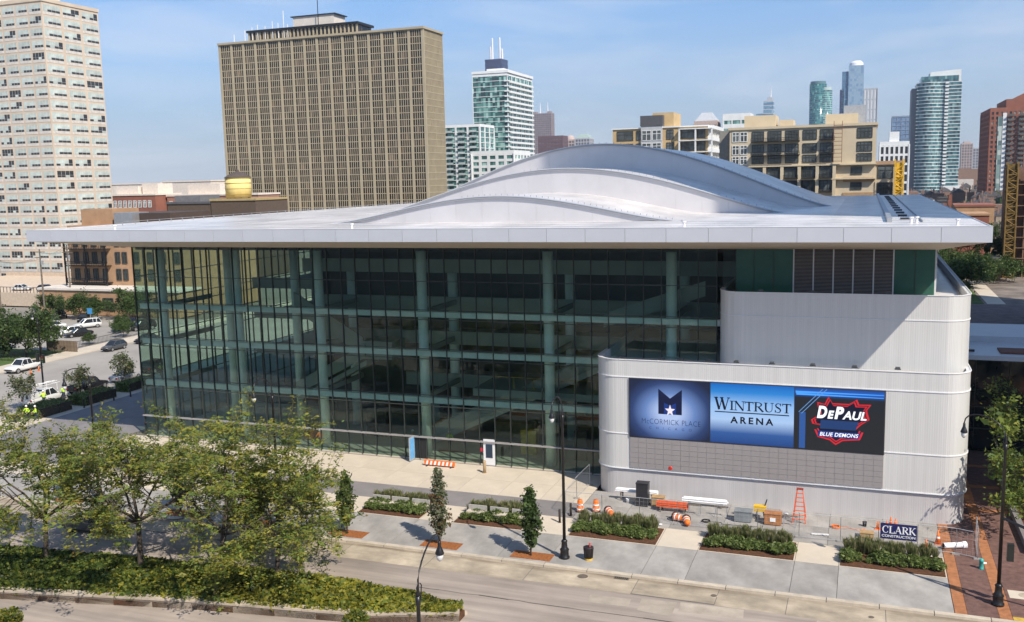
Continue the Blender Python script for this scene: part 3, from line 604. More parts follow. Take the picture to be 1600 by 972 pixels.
# ---- LED wall
def led_mat(name, mode):
    m = bpy.data.materials.new(name); m.use_nodes = True; t = m.node_tree; L = t.links; b = t.nodes['Principled BSDF']; b.inputs['Roughness'].default_value = .55; b.inputs['Specular IOR Level'].default_value = .2
    c = t.nodes.new('ShaderNodeTexCoord'); mpn = t.nodes.new('ShaderNodeMapping'); L.new(c.outputs['Object'], mpn.inputs[0]); r = t.nodes.new('ShaderNodeValToRGB'); e = r.color_ramp.elements
    if mode == 1:
        mpn.inputs['Location'].default_value = (-56.45/3.9, 0, -7.2/3.1); mpn.inputs['Scale'].default_value = (1/3.9, 0, 1/3.1); g = t.nodes.new('ShaderNodeTexGradient'); g.gradient_type = 'SPHERICAL'; L.new(mpn.outputs[0], g.inputs[0]); L.new(g.outputs[0], r.inputs[0])
        st = [(0, S(30, 38, 62)), (.22, S(44, 62, 104)), (.5, S(98, 126, 178)), (.8, S(168, 186, 222))]
    else:
        s = t.nodes.new('ShaderNodeSeparateXYZ'); L.new(c.outputs['Object'], s.inputs[0]); q = t.nodes.new('ShaderNodeMapRange'); q.inputs[1].default_value = 5.05; q.inputs[2].default_value = 9.8; L.new(s.outputs['Z'], q.inputs[0]); L.new(q.outputs[0], r.inputs[0])
        st = [(0, S(34, 66, 124)), (.18, S(50, 86, 146)), (.40, S(158, 186, 222)), (.66, S(136, 176, 222)), (.86, S(44, 124, 196)), (1, S(22, 96, 178))] if mode == 2 else [(0, S(38, 40, 44)), (.5, S(36, 38, 42)), (.84, S(34, 38, 46)), (.93, S(40, 92, 180)), (1, S(26, 66, 130))]
    while len(e) < len(st): e.new(.5)
    for i, (p, cc) in enumerate(st): e[i].position = p; e[i].color = cc
    L.new(r.outputs[0], b.inputs['Emission Color']); b.inputs['Emission Strength'].default_value = .62; v = t.nodes.new('ShaderNodeVectorMath'); v.operation = 'SCALE'; v.inputs['Scale'].default_value = .30; L.new(r.outputs[0], v.inputs[0]); L.new(v.outputs[0], b.inputs['Base Color']); return m
led = MB().box(53.15, 72.42, -4.72, -4.6, 4.99, 9.86).build('led_screen', M_blk, A)
YS = -4.735
for a, b, k in ((53.22, 59.6, 1), (59.66, 65.95, 2), (66.01, 72.34, 3)): MB().box(a, b, YS, -4.7, 5.06, 9.8).build('screen_panel', led_mat('screen_picture', k), led)
NAVY, NAVY2 = emis('print_navy', S(24, 32, 66), .5), emis('print_blue', S(30, 58, 130), .55)
y1 = YS-.012
MB().poly([(55.54, y1, 7.05), (57.42, y1, 7.05), (57.42, y1, 9.1), (56.48, y1, 8.35), (55.54, y1, 9.1)]).build('emblem', NAVY, led)
MB().poly([(56.0, y1-.006, 7.05), (56.96, y1-.006, 7.05), (56.96, y1-.006, 8.0), (56.48, y1-.006, 7.75), (56.0, y1-.006, 8.0)]).build('emblem', NAVY2, led)
star = []
for i in range(10):
    rr = .5 if i % 2 == 0 else .2; a = R(90+36*i); star.append((56.48+rr*.85*math.cos(a), y1-.012, 7.36+rr*1.0*math.sin(a)))
MB().poly(star).build('star', emis('print_star', S(222, 214, 222), .7), led)
INK = emis('print_slate', S(40, 52, 92), .5)
text_mesh('McCORMICK PLACE', 54.2, 58.9, 6.2, 6.62, y1, INK, 'lettering', led, bold=-.012, space=1.08)
text_mesh('CHICAGO', 54.8, 58.2, 5.78, 5.98, y1, INK, 'lettering', led, bold=-.01, space=3.2)
INK2 = emis('print_black', S(16, 20, 40), .4)
mb = MB(); x = 60.0
for ch, w_, h in (('W', 1.12, .98), ('I', .34, .74), ('N', .78, .74), ('T', .66, .74), ('R', .74, .74), ('U', .76, .74), ('S', .58, .74), ('T', .66, .74)):
    serif(mb, ch, x, 7.72, w_, h, y1); x += w_+.015
stuff(mb.build('lettering', INK2, led))
MB().quad((60.0, y1, 7.50), (65.6, y1, 7.50), (65.6, y1, 7.58), (60.0, y1, 7.58)).build('underline', INK2, led)
text_mesh('ARENA', 61.2, 64.45, 6.68, 7.22, y1, INK2, 'lettering', led, bold=.03, space=1.45)
RED, WHT, DKB = emis('print_red', S(206, 40, 52), .62), emis('print_white', S(238, 240, 246), .72), emis('print_deep', S(24, 28, 52), .45)
def shield(k, y, m):
    c = (69.15, 7.45); out = [(67.2, 7.35), (67.75, 7.75), (67.62, 8.75), (68.15, 8.62), (68.42, 9.2), (68.72, 8.72), (69.9, 8.72), (70.45, 9.1), (70.6, 8.72), (71.45, 8.75), (71.15, 8.3), (71.35, 7.6), (70.75, 7.15), (70.35, 6.7), (70.95, 6.6), (70.72, 6.0), (69.5, 5.85), (69.0, 5.5), (68.55, 5.85), (67.7, 6.05), (67.45, 6.62), (68.2, 6.6), (67.95, 6.95), (67.3, 7.05)]
    MB().poly([(c[0]+(a-c[0])*k, y, c[1]+(b-c[1])*k) for a, b in out]).build('emblem', m, led)
shield(1.0, y1, RED); shield(.93, y1-.006, emis('print_charcoal', S(40, 42, 48), .5)); shield(.885, y1-.012, RED); shield(.83, y1-.018, DKB)
MB().poly([(67.85, y1-.024, 6.72), (70.4, y1-.024, 6.72), (70.6, y1-.024, 7.4), (67.9, y1-.024, 7.4)]).build('emblem', emis('print_field', S(38, 66, 116), .5), led)
text_mesh('D', 67.55, 68.42, 7.45, 8.55, y1-.03, DKB, 'lettering', led, shear=.22, bold=.09); text_mesh('D', 67.62, 68.36, 7.52, 8.48, y1-.036, WHT, 'lettering', led, shear=.22, bold=.05)
text_mesh('E', 68.38, 68.86, 7.52, 8.15, y1-.036, WHT, 'lettering', led, shear=.22, bold=.05)
text_mesh('P', 68.8, 69.6, 7.45, 8.55, y1-.03, DKB, 'lettering', led, shear=.22, bold=.09); text_mesh('P', 68.87, 69.55, 7.52, 8.48, y1-.036, WHT, 'lettering', led, shear=.22, bold=.05)
text_mesh('AUL', 69.38, 71.2, 7.45, 8.25, y1-.03, DKB, 'lettering', led, shear=.22, bold=.06); text_mesh('AUL', 69.43, 71.15, 7.52, 8.18, y1-.036, WHT, 'lettering', led, shear=.22, bold=.03)
MB().poly([(67.7, y1-.03, 6.12), (70.6, y1-.03, 6.06), (70.75, y1-.03, 6.52), (67.75, y1-.03, 6.56)]).build('banner', NAVY2, led)
text_mesh('BLUE DEMONS', 67.85, 70.6, 6.16, 6.46, y1-.036, WHT, 'lettering', led, shear=.2, bold=.02, space=1.05)
for k, (a, b) in enumerate((((66.05, 9.45), (72.3, 9.5)), ((66.1, 9.3), (72.3, 9.28)))):
    mb = MB(); stroke(mb, [a, b], [.16, .05], y1-.002*k); mb.build('light_streak', emis('print_streak', S(70, 150, 240), .7), led)
for a, b in (((66.3, 7.9), (68.0, 9.75)), ((66.5, 7.8), (68.3, 9.75))):
    mb = MB(); stroke(mb, [a, b], .05, y1-.008); mb.build('light_streak', emis('print_streak_pale', S(110, 160, 220), .5), led)
MB().quad((66.35, y1, 5.1), (66.8, y1, 5.1), (66.8, y1, 7.9), (66.35, y1, 7.9)).build('light_streak', emis('print_bar', S(52, 92, 160), .5), led)
# ================================================================ buildings around
def tower(name, label, x0, x1, y0, y1, z1, fl, bx, by, glass, frame, band=.8, pier=.5, pr=.25, z0=0.0, cat='tower', roof=None, sill=0.0, parapet=1.2):
    """glass core, one proud floor band per storey, proud piers on the faces the street sees"""
    t = thing(name, label, cat, ((x0+x1)/2, (y0+y1)/2, z0))
    MB().box(x0, x1, y0, y1, z0, z1-.3).build('window_wall', glass, t)
    n = int((z1-z0)/fl); mb = MB()
    for i in range(n+1):
        zt = z1-i*fl
        if zt-band > z0: mb.box(x0-pr, x1+pr, y0-pr, y1+pr, zt-band, zt)
    if n: stuff(mb.build('floor_bands', frame, t))
    mb = MB(); q = pr+.04
    if bx:
        k = max(1, round((x1-x0)/bx))
        for i in range(k+1):
            x = x0+(x1-x0)*i/k; mb.box(x-pier/2, x+pier/2, y0-q, y0+.1, z0, z1-.02)
    if by:
        k = max(1, round((y1-y0)/by))
        for i in range(k+1):
            y = y0+(y1-y0)*i/k; mb.box(x1-.1, x1+q, y-pier/2, y+pier/2, z0, z1-.02); mb.box(x0-q, x0+.1, y-pier/2, y+pier/2, z0, z1-.02)
    if mb.v: stuff(mb.build('piers', frame, t))
    MB().box(x0-pr+.05, x1+pr-.05, y0-pr+.05, y1+pr-.05, z1, z1+parapet).build('parapet', roof or frame, t)
    return t
def fac(*c): return [(p, S(*q)) for p, q in c]
M_beige = pm('beige_brick', (.60, .495, .385, 1), .85, var=.08, scale=.3, detail=8)
M_cream = pm('cream_spandrel', (.66, .60, .53, 1), .8, var=.08, scale=.4)
# ---- A: beige tower at the left edge, window by window
TA = thing('apartment_tower', 'tall beige brick apartment tower with rows of wide white windows at the left edge', 'tower', (-148, 135, 0))
x0, x1, y0, y1, zt = -168.4, -131.5, 120.0, 139.8, 74.6
MB().box(x0, x1, y0, y1, 0, zt).build('wall', M_beige, TA)
MB().box(x0-.2, x1+.2, y0-.2, y1+.2, zt, zt+.9).build('parapet', M_beige, TA); MB().box(-160, -140, 124, 135, zt+.9, zt+5).build('penthouse', M_cream, TA)
PALE, DARK, WFR = pm('pale_blind_glass', (.50, .56, .52, 1), .25, var=.15, scale=.7, rand=.12), pm('dark_room_glass', (.045, .05, .055, 1), .1, var=.2, scale=.5), pm('white_window_frame', (.63, .58, .52, 1), .6)
def win4(wd, ht, kind, axis):
    mb = MB(); n = 4; pw = wd/n
    mb.box(0, wd, -.03, .1, -.75, -.05, 2)
    for i in range(n):
        up = {0: 0, 1: 1 if i == 3 else 0, 2: 1, 3: 1 if i > 1 else 0}[kind]
        mb.box(i*pw+.05, (i+1)*pw-.05, -.02, .08, ht*.36, ht, up); mb.box(i*pw+.05, (i+1)*pw-.05, -.02, .08, .04, ht*.33, 1 if i != kind else 0)
    mb.box(-.05, wd+.05, .0, .1, 0, ht, 2)
    if axis == 'Y':
        mb.v = [(-b, a, c) for a, b, c in mb.v]
    return mb.mesh('window', [PALE, DARK, WFR])
WV = {(ax, k): win4(3.95 if ax == 'X' else 5.7, 1.75, k, ax) for ax in 'XY' for k in range(4)}
for r in range(24):
    z = zt-2.45-3.07*r
    for c in range(8):
        put('window', WV[('X', random.choice([0, 0, 0, 0, 0, 0, 0, 1, 1, 3, 2]))], TA, (x1-4.28-4.6*c+148-0, y0-.02-135, z))
    for c in range(3):
        put('window', WV[('Y', random.choice([0, 0, 0, 0, 0, 0, 0, 1, 1, 3, 2]))], TA, (x1+.02+148, y0+.45+6.6*c-135, z))
# ---- B: gold ribbed slab
M_gold = pm('tan_concrete_rib', (.40, .34, .235, 1), .8, var=.07, scale=.2)
B_ = thing('office_slab', 'broad tan concrete slab tower with close vertical ribs and dark windows behind the roof', 'tower', (-159, 310, 0))
x0, x1, y0, y1, zt = -210.7, -107.5, 300.0, 319.7, 90.5
gw = cells('slab_windows', fac((0, (16, 14, 13)), (.5, (30, 26, 22)), (.74, (56, 44, 38)), (.88, (84, 64, 52)), (.96, (120, 104, 86))), 1.075, 2.87, ox=(x0+159), oz=.6, rough=.2)
MB().box(x0, x1, y0, y1, 0, zt-.5).build('window_wall', gw, B_)
mb = MB(); k = 16; bw_ = (x1-x0)/k
for i in range(k+1): MB().box(x0+i*bw_-.62, x0+i*bw_+.62, y0-.4, y0+.1, 0, zt-.4).build('pier', M_gold, B_)
for i in range(k):
    for j in range(1, 5): mb.box(x0+i*bw_+.62+j*(bw_-1.24)/5-.1, x0+i*bw_+.62+j*(bw_-1.24)/5+.1, y0-.22, y0+.1, 0, zt-.4)
for i in range(17): yy = y0+(y1-y0)*i/16; mb.box(x1-.1, x1+.3, yy-.2, yy+.2, 0, zt-.4)
stuff(mb.build('fins', M_gold, B_))
mb = MB()
for i in range(32): mb.box(x0-.2, x1+.22, y0-.15, y1+.2, zt-.45-2.87*i-.3, zt-.45-2.87*i)
stuff(mb.build('floor_bands', M_gold, B_)); MB().box(x0-.8, x1+.8, y0-.9, y1+.3, zt-.4, zt+.5).build('cornice', M_gold, B_)
p = MB().box(-197, -141, 304, 317, zt+.5, zt+4.6).build('penthouse', gw, B_); MB().box(-198, -140, 303, 318, zt+4.6, zt+5.6).build('roof', M_black, p)
mb = MB()
for i in range(29): mb.box(-197+2*i-.35, -197+2*i+.35, 303.6, 304.2, zt+.5, zt+4.6)
stuff(mb.build('fins', M_gold, p)); MB().box(-174, -153, 305, 315, zt+5.6, zt+10).build('lift_house', M_cream, p); MB().box(-175, -152, 304.5, 315.5, zt+10, zt+10.4).build('roof', M_black, p)
for x, h in ((-199, 4), (-195, 5), (-192, 6), (-188, 5), (-184, 7), (-181, 6), (-178, 11), (-176, 5), (-160, 15), (-205, 2.5)): MB().tube([(x, 303.4, zt+.5), (x, 303.4, zt+2+h)], .18, 5).build('antenna', M_white if x != -160 else M_black, B_)
# ---- C, D: white and green glass apartment towers
gg = cells('green_window_wall', fac((0, (62, 98, 96)), (.3, (90, 132, 126)), (.55, (124, 164, 156)), (.75, (48, 68, 72)), (.88, (156, 188, 180))), 1.5, 3.0, rough=.08)
M_ww = pm('white_concrete', (.72, .73, .72, 1), .7, var=.05, scale=.3)
C_ = tower('apartment_block', 'lower white framed apartment block with green glass and stacked balconies beside the tan slab', -172, -135.2, 430, 452, 56.2, 3.0, 7.4, 7.3, gg, M_ww, band=.35, pier=1.1, pr=.3, cat='building')
def balconies(t, xs, y, z1, n, fl, wd, dp, m):
    me = MB().box(-wd/2, wd/2, -dp, 0, 0, .22).box(-wd/2, wd/2, -dp, -dp+.1, .22, 1.15).mesh('balcony', m)
    for x in xs:
        for i in range(n): put('balcony', me, t, (x-t.location.x, y-t.location.y, z1-fl*(i+1)-t.location.z))
M_bal = pm('balcony_glass', (.45, .50, .49, 1), .3, var=.1, rand=.1)
balconies(C_, (-168, -153.5, -146.1, -138.8), 429.7, 56.0, 17, 3.0, 4.2, 1.5, M_bal)
D_ = tower('apartment_tower', 'tall green glass apartment tower with white balcony bands right of the tan slab', -155.2, -132.8, 470, 515.9, 88, 3.0, 0, 7.6, gg, M_ww, band=.3, pier=.5, pr=.15)
mb = MB()
for i in range(29): mb.box(-132.7, -131.2, 472, 514, 84.5-3*i-.9, 84.5-3*i+.25)
stuff(mb.build('balcony_bands', M_ww, D_))
mb = MB()
for i in range(29): mb.box(-134.4, -131.9, 469.3, 473, 84.5-3*i-.3, 84.5-3*i+.3)
stuff(mb.build('corner_balconies', M_ww, D_))
MB().box(-155.6, -132, 469.6, 516.2, 89.4, 91).build('roof_crown', M_ww, D_); MB().box(-149, -138, 478, 505, 91, 93).build('penthouse', M_ww, D_)
W_ = tower('apartment_block', 'low white block with dark terraces at the foot of the green glass tower', -128, -104, 400, 425, 40, 3.2, 5, 5, gg, M_ww, band=1.4, pier=1.6, cat='building')
# ---- skyline far behind
navy = cells('navy_tower_wall', fac((0, (34, 44, 84)), (.5, (46, 58, 104)), (.8, (30, 38, 70))), 9, 8, rough=.4)
E_ = tower('skyscraper', 'dark navy skyscraper top with two white antenna masts behind the green glass tower', -872, -826, 2300, 2346, 336, 12, 0, 0, navy, pm('navy_band', (.03, .045, .12, 1), .5), band=4, pr=.5, cat='skyscraper')
M_mast = pm('white_mast', (.75, .75, .76, 1), .5)
for x, h in ((-859, 394), (-838, 394), (-864, 372), (-832, 365)): MB().tube([(x, 2322, 337), (x, 2322, h*.93+25), (x, 2322, h)], [3.2, 2.2, .8], 6).build('antenna', M_mast, E_)
def simple(name, label, x0, x1, y, z, wall, glass, fl=6, bx=6, d=30, band=1.6, pier=1.6, cat='skyscraper', pr=.5): return tower(name, label, x0, x1, y, y+d, z, fl, bx, bx, glass, wall, band, pier, pr, cat=cat)
gb = cells('blue_far_glass', fac((0, (80, 120, 150)), (.4, (100, 142, 168)), (.8, (140, 172, 192))), 5, 6, rough=.25)
gt = cells('teal_far_glass', fac((0, (40, 90, 100)), (.4, (64, 122, 124)), (.75, (110, 160, 156)), (.92, (30, 50, 62))), 3, 4, rough=.15)
M_mauve = pm('mauve_stone', (.30, .24, .25, 1), .8); M_maroon = pm('maroon_brick', (.13, .075, .085, 1), .8); M_pink = pm('pink_stone', (.48, .38, .34, 1), .8); M_fgrey = pm('far_grey', (.42, .44, .47, 1), .7)
gd = cells('dim_far_glass', fac((0, (86, 78, 84)), (.6, (108, 98, 102))), 6, 6, rough=.4)
F_ = simple('skyscraper', 'mauve stone skyscraper with two thin spires beyond the green glass tower', -846, -790, 2600, 213, M_mauve, gd)
for x in (-826, -803): MB().tube([(x, 2610, 213), (x, 2610, 246)], [2.4, .6], 6).build('spire', M_mast, F_)
for x in (-840, -796): MB().box(x-5, x+5, 2600, 2616, 213, 219).build('turret', M_mauve, F_)
simple('far_building', 'squat dark maroon block on the skyline left of the roof crest', -460, -417, 1500, 97, M_maroon, gd, band=4)
fb = simple('far_building', 'small pink domed building on the skyline above the roof crest', -477, -455, 1700, 98, M_pink, gd); MB().lathe([(9, 0), (8, 4), (5, 7), (1, 9)], (-466, 1712, 99), 12).build('dome', M_pink, fb)
fb = simple('far_building', 'small pale tower with green pitched top right of the pink dome', -453, -425, 1700, 100, M_fgrey, gd); MB().taper((-453, -425, 1700, 1730), 101, (-445, -433, 1708, 1722), 109).build('roof', pm('copper_green', (.30, .38, .34, 1), .7), fb)
I_ = tower('skyscraper', 'faint pale blue stepped skyscraper with a needle spire above the loft roof', -232, -203, 3000, 3040, 246, 12, 0, 0, gb, M_fgrey, band=3)
MB().box(-254, -228, 3000, 3040, 0, 209).build('lower_tier', gb, I_); MB().tube([(-212, 3020, 246), (-212, 3020, 292)], [3, .5], 6).build('spire', M_mast, I_); MB().box(-222, -206, 3008, 3030, 246, 258).build('crown', M_fgrey, I_)
J_ = thing('skyscraper', 'pair of joined teal glass cylinder towers on the skyline above the loft building', 'skyscraper', (-17, 1915, 0))
def cyl(cx, r, z, t, g, f, fl=4.2):
    MB().lathe([(r, 0), (r, z)], (cx, 1915, 0), 28).build('drum', g, t, True); mb = MB()
    for i in range(int(z/fl)): mb.lathe([(r+.3, 0), (r+.3, 1.1)], (cx, 1915, z-fl*i-1.1), 28)
    stuff(mb.build('floor_bands', f, t)); MB().lathe([(r*.9, 0), (r*.9, 5)], (cx, 1915, z), 24).build('top', f, t)
M_tealf = pm('teal_band', (.10, .20, .22, 1), .4)
cyl(-22, 16, 196, J_, gt, M_tealf); cyl(-8, 12.5, 184, J_, gt, pm('teal_band_pale', (.42, .52, .50, 1), .4))
K_ = tower('skyscraper', 'tall silver and blue glass tower with rounded white crown on the skyline', 19.8, 50, 2000, 2040, 224, 5, 0, 0, gb, pm('blue_band', (.10, .18, .30, 1), .4), band=2, pr=.3)
MB().box(32, 61, 1996, 2036, 0, 236).build('front_slab', cells('silver_slab', fac((0, (140, 164, 184)), (.5, (130, 156, 180)), (.8, (116, 144, 172))), 4, 5, rough=.2), K_)
MB().lathe([(14, 0), (13, 6), (9, 10)], (46, 2014, 236), 20).build('crown', M_white, K_); MB().box(16, 24, 2000, 2030, 0, 190).build('shaft', navy, K_)
simple('skyscraper', 'plain white slab tower right of the silver and blue tower', 62, 87, 2000, 189, M_fgrey, pm('white_far_wall', (.62, .63, .65, 1), .6), band=1, pier=3, fl=20)
simple('far_building', 'flat blue grey glass block behind the white ornate building', 103, 134, 1400, 101, pm('slate_band', (.22, .28, .36, 1), .4), cells('slate_glass', fac((0, (104, 128, 158)), (.5, (116, 140, 168))), 4, 5, rough=.2), band=.8, pier=.6, cat='building')
N_ = simple('skyscraper', 'hazy pink grey condominium tower left of the brick tower', 261, 282, 2200, 79, M_pink, gd); MB().box(265, 278, 2204, 2226, 80, 84).build('crown', M_pink, N_)
simple('skyscraper', 'slim hazy grey tower close to the brick tower', 283, 294, 2200, 69, M_fgrey, gd)
# ---- M: white and teal tower at the right
gm = cells('teal_white_glass', fac((0, (62, 98, 106)), (.35, (74, 112, 118)), (.6, (92, 130, 134)), (.8, (50, 78, 88)), (.93, (128, 160, 160))), 1.6, 2.9, rough=.08)
M_ = thing('apartment_tower', 'white and teal glass tower with slanted white crown at the right of the skyline', 'tower', (126, 840, 0))
x0, x1, zt = 109.3, 143.8, 99.0
def bow(x): return 820-4.5*max(0, math.cos((x-119)/9*math.pi/2)) if abs(x-119) < 9 else 820
xs_ = [x0+(x1-x0)*i/26 for i in range(27)]; outl = [(x, bow(x)) for x in xs_]+[(x1, 858), (x0, 858)]
MB().prism(outl, 0, zt).build('window_wall', gm, M_); mb = MB()
for i in range(34):
    ex = [(126+(a-126)*1.012, 840+(b-840)*1.014) for a, b in outl]; mb.prism(ex, zt-2.9*i-.55, zt-2.9*i)
stuff(mb.build('floor_bands', M_ww, M_)); mb = MB()
for i in range(33): mb.box(131.2, 134.0, 818.6, 820, zt-2.9*i-1.6, zt-2.9*i)
stuff(mb.build('white_bays', M_ww, M_)); MB().box(x0-4, x0, 824, 856, 0, zt-4).build('rear_wing', pm('grey_wing', (.22, .23, .25, 1), .6), M_)
MB().box(112.5, 141.5, 822, 856, zt, zt+5.2).build('penthouse', gm, M_); MB().prism_y([(119.5, zt+5.2), (143.6, zt+.2), (143.6, zt+10.4), (119.5, zt+9)], 826, 852).build('crown', M_ww, M_)
MB().box(132, 147, 812, 822, 0, 12).build('podium', M_ww, M_)
# ---- O: red brick tower at the right edge
M_redb = pm('red_brick', (.27, .105, .07, 1), .85, var=.12, scale=.2)
go_ = cells('brick_tower_windows', fac((0, (60, 54, 54)), (.4, (104, 96, 90)), (.6, (150, 142, 132)), (.8, (46, 42, 44))), 2.4, 2.8, rough=.2)
O_ = tower('apartment_tower', 'red brick apartment tower with stacked balconies cut by the right edge', 138.8, 172, 560, 612, 60, 2.8, 2.4, 2.6, go_, M_redb, band=1.2, pier=1.1, pr=.3)
MB().box(147, 172, 561, 606, 61.2, 66).build('upper_storeys', M_redb, O_); MB().prism_y([(150, 66), (172, 66), (172, 71.5), (161, 71.5)], 561, 600).build('gable', M_redb, O_)
balconies(O_, (149.5, 155.5), 559.4, 59, 19, 2.8, 3.4, 1.8, pm('dark_balcony', (.10, .11, .11, 1), .6))
MB().box(142.9, 145.1, 559.3, 560, 0, 56).build('glass_stair', cells('pale_stair', fac((0, (130, 150, 146)), (.5, (94, 116, 116)), (.8, (180, 190, 184))), 2, 2.8), O_); MB().box(145.4, 147.4, 559.2, 560, 0, 58).build('white_strip', M_ww, O_)
# ---- G: yellow brick lofts left of the cream loft
M_ybr = pm('yellow_brick', (.52, .37, .19, 1), .85, var=.1, scale=.3)
G_ = thing('loft_building', 'yellow brick loft with dark corner windows rising behind the roof crest', 'building', (2, 273, 0))
MB().box(-15, 18.6, 260, 286, 0, 42.6).build('wall', M_ybr, G_); MB().box(-15.4, 19, 259.6, 286.4, 42.6, 43).build('cornice', M_ww, G_)
MB().box(-4.6, 3, 259.2, 270, 0, 43.4).build('grey_bay', pm('grey_panel', (.45, .46, .47, 1), .6, var=.1), G_); MB().box(-4.8, 3.2, 259, 270, 43.4, 47).build('dark_attic', pm('charcoal_panel', (.09, .09, .10, 1), .6), G_); MB().box(-1, 6.5, 262, 276, 43, 48).build('penthouse', M_ybr, G_)
def win_grid(t, xs, zs, y, fr, gl, name='window', rec=.25, mull=2):
    """real windows: pane set back, frame and mullion bars proud of it"""
    for (a, b) in xs:
        for (c, d) in zs:
            o = MB().box(a, b, y-.06, y+.3, c, d).build(name, gl, t); mb = MB(); fw_ = .09
            for q in range(mull+1): x = a+(b-a)*q/mull; mb.box(x-fw_, x+fw_, y-.16, y-.05, c, d)
            for q in (c, c+(d-c)*.66, d): mb.box(a, b, y-.15, y-.05, q-fw_, q+fw_)
            mb.build('window_frame', fr, o)
DKFR = pm('dark_window_frame', (.05, .055, .05, 1), .5); 
def room_mat(name, c, v=.6): return pm(name, c, .08, var=v, scale=.35, rand=.5, spec=.6)
RG = room_mat('loft_room_glass', (.075, .085, .085, 1))
win_grid(G_, [(-13.4, -7.6), (-6.4, -5), (4.4, 6.8), (9.4, 14.4), (15, 17.8)], [(38.6, 41.8), (34.4, 37.4), (30.4, 33.4)], 260, DKFR, RG)
win_grid(G_, [(-4.2, -1), (-.4, 2.6)], [(38.4, 41.8), (34.4, 37.4), (30.2, 33.4)], 259.2, M_ww, RG)
for z in (30, 34, 38, 42): MB().box(9, 20.6, 257.8, 260, z-.3, z).build('balcony', M_ww, G_)
for x in (9.2, 14.8, 20.4): MB().box(x-.25, x+.25, 257.9, 258.4, 22, 42).build('balcony_post', M_ww, G_)
for i in range(6): MB().box(18.7, 19.6, 261+4*i, 261.5+4*i, 22, 42).build('balcony_post', M_ww, G_)
for z in (30, 34, 38, 42): MB().box(18.7, 20.6, 260.2, 286, z-.3, z+.9).build('balcony', M_ww, G_)
g2 = simple('far_building', 'pinkish tower with grey hipped roof peeking over the yellow loft', -12.6, -1.3, 420, 52, M_pink, gd, fl=3.4, bx=3, d=12, band=1, pier=.8, cat='building', pr=.2); MB().taper((-12.6, -1.3, 420, 432), 53, (-9.5, -4.5, 424, 428), 57.5).build('roof', M_fgrey, g2)
simple('far_building', 'white block with glass attic right of the pinkish tower', 1.9, 15.2, 420, 55, M_ww, gg, fl=4, bx=4, d=14, band=2.2, pier=.6, cat='building', pr=.2)
# ---- H: cream loft
M_crm = pm('cream_stucco', (.565, .475, .335, 1), .85, var=.06, scale=.25, detail=8)
H_ = thing('loft_building', 'long cream loft building with big dark gridded windows and black balconies', 'building', (52, 222, 0))
MB().box(32.8, 73, 210, 236, 0, 38.6).build('wall', M_crm, H_); MB().box(32.4, 73.4, 209.6, 236.3, 38.6, 39.3).build('cornice', M_crm, H_); MB().box(29, 32.7, 216, 236, 0, 38.8).build('rear_wing', pm('shaded_stucco', (.27, .255, .225, 1), .85), H_)  # rear wing's shade is painted into its grey, unlike the cream front
MB().box(73, 80.2, 210.5, 236, 0, 27.6).build('side_wing', M_crm, H_); MB().box(72.9, 80.6, 210.1, 236, 27.6, 28.6).build('cornice', pm('tan_cornice', (.42, .27, .16, 1), .8), H_)
for z in (28.1, 24.1): MB().box(38.4, 73.2, 208.6, 210, z-.35, z).build('ledge', M_crm, H_)
for x in (38.5, 42.9, 47.8, 52.6, 57.5, 62.1): MB().box(x-.45, x+.45, 208.7, 210, 0, 27.7).build('pier', M_crm, H_)
RZ = [(35.2, 37.9), (31.5, 34.1), (28.7, 30.9)]
win_grid(H_, [(33.6, 35.5), (35.9, 37.8)], RZ, 210, M_ww, RG); win_grid(H_, [(39.2, 42.5), (43.7, 47.4), (48.6, 52.2), (53.4, 57.1), (58.1, 61.6), (68, 71.9)], RZ, 210, DKFR, RG, mull=4)
win_grid(H_, [(39.4, 42.3), (43.6, 47.2), (48.5, 52.1), (53.3, 56.9), (58.1, 61.5)], [(24.5, 27.4), (20.6, 23.6)], 209.4, DKFR, RG, mull=3); win_grid(H_, [(66.5, 69.4)], [(25, 27.2), (20.8, 22.8)], 210, DKFR, RG); win_grid(H_, [(73.6, 77.6)], [(23.8, 27.2), (19, 22.6)], 210.5, DKFR, RG)
for z in (24.6, 20.4): MB().box(64.5, 72.5, 209.7, 210, z-1.6, z-.4).build('spandrel', pm('tan_spandrel', (.40, .26, .14, 1), .85), H_)
def iron_balcony(t, x0, x1, y, z, dp, m=M_black, n=14):
    mb = MB().box(x0, x1, y-dp, y, z, z+.14)
    mb.box(x0, x1, y-dp, y-dp+.06, z+1.0, z+1.1); mb.box(x0, x1, y-dp, y-dp+.06, z+.5, z+.55)
    for i in range(n+1): x = x0+(x1-x0)*i/n; mb.box(x-.04, x+.04, y-dp, y-dp+.06, z+.1, z+1.05)
    mb.build('balcony', m, t)
for z in (34.9, 31.0): iron_balcony(H_, 39, 52.6, 210, z, 1.8, n=30); iron_balcony(H_, 57.8, 62, 210, z, 1.8)
for a, b in ((43.4, 47.4), (48.3, 52.3), (53.2, 57), (58, 61.6)): iron_balcony(H_, a, b, 208.7, 24.2, 1.2); iron_balcony(H_, a, b, 208.7, 20.2, 1.2)
mb = MB(); 
for x in (61.8, 64.0): mb.box(x-.08, x+.08, 208.0, 208.2, 28.5, 40)
for i in range(10): mb.box(61.8, 64, 208, 208.2, 28.8+1.1*i, 28.95+1.1*i); 
mb.build('scaffold', pm('rust_scaffold', (.25, .12, .07, 1), .7), H_)
for a, b, c, d, z in ((36, 45, 218, 230, 43), (46, 50, 220, 228, 41.5), (59, 68, 220, 232, 42.6), (64, 70, 222, 230, 45)): MB().box(a, b, c, d, 39.2, z).build('roof_house', M_crm if z < 44 else pm('grey_plant', (.36, .38, .41, 1), .6), H_)
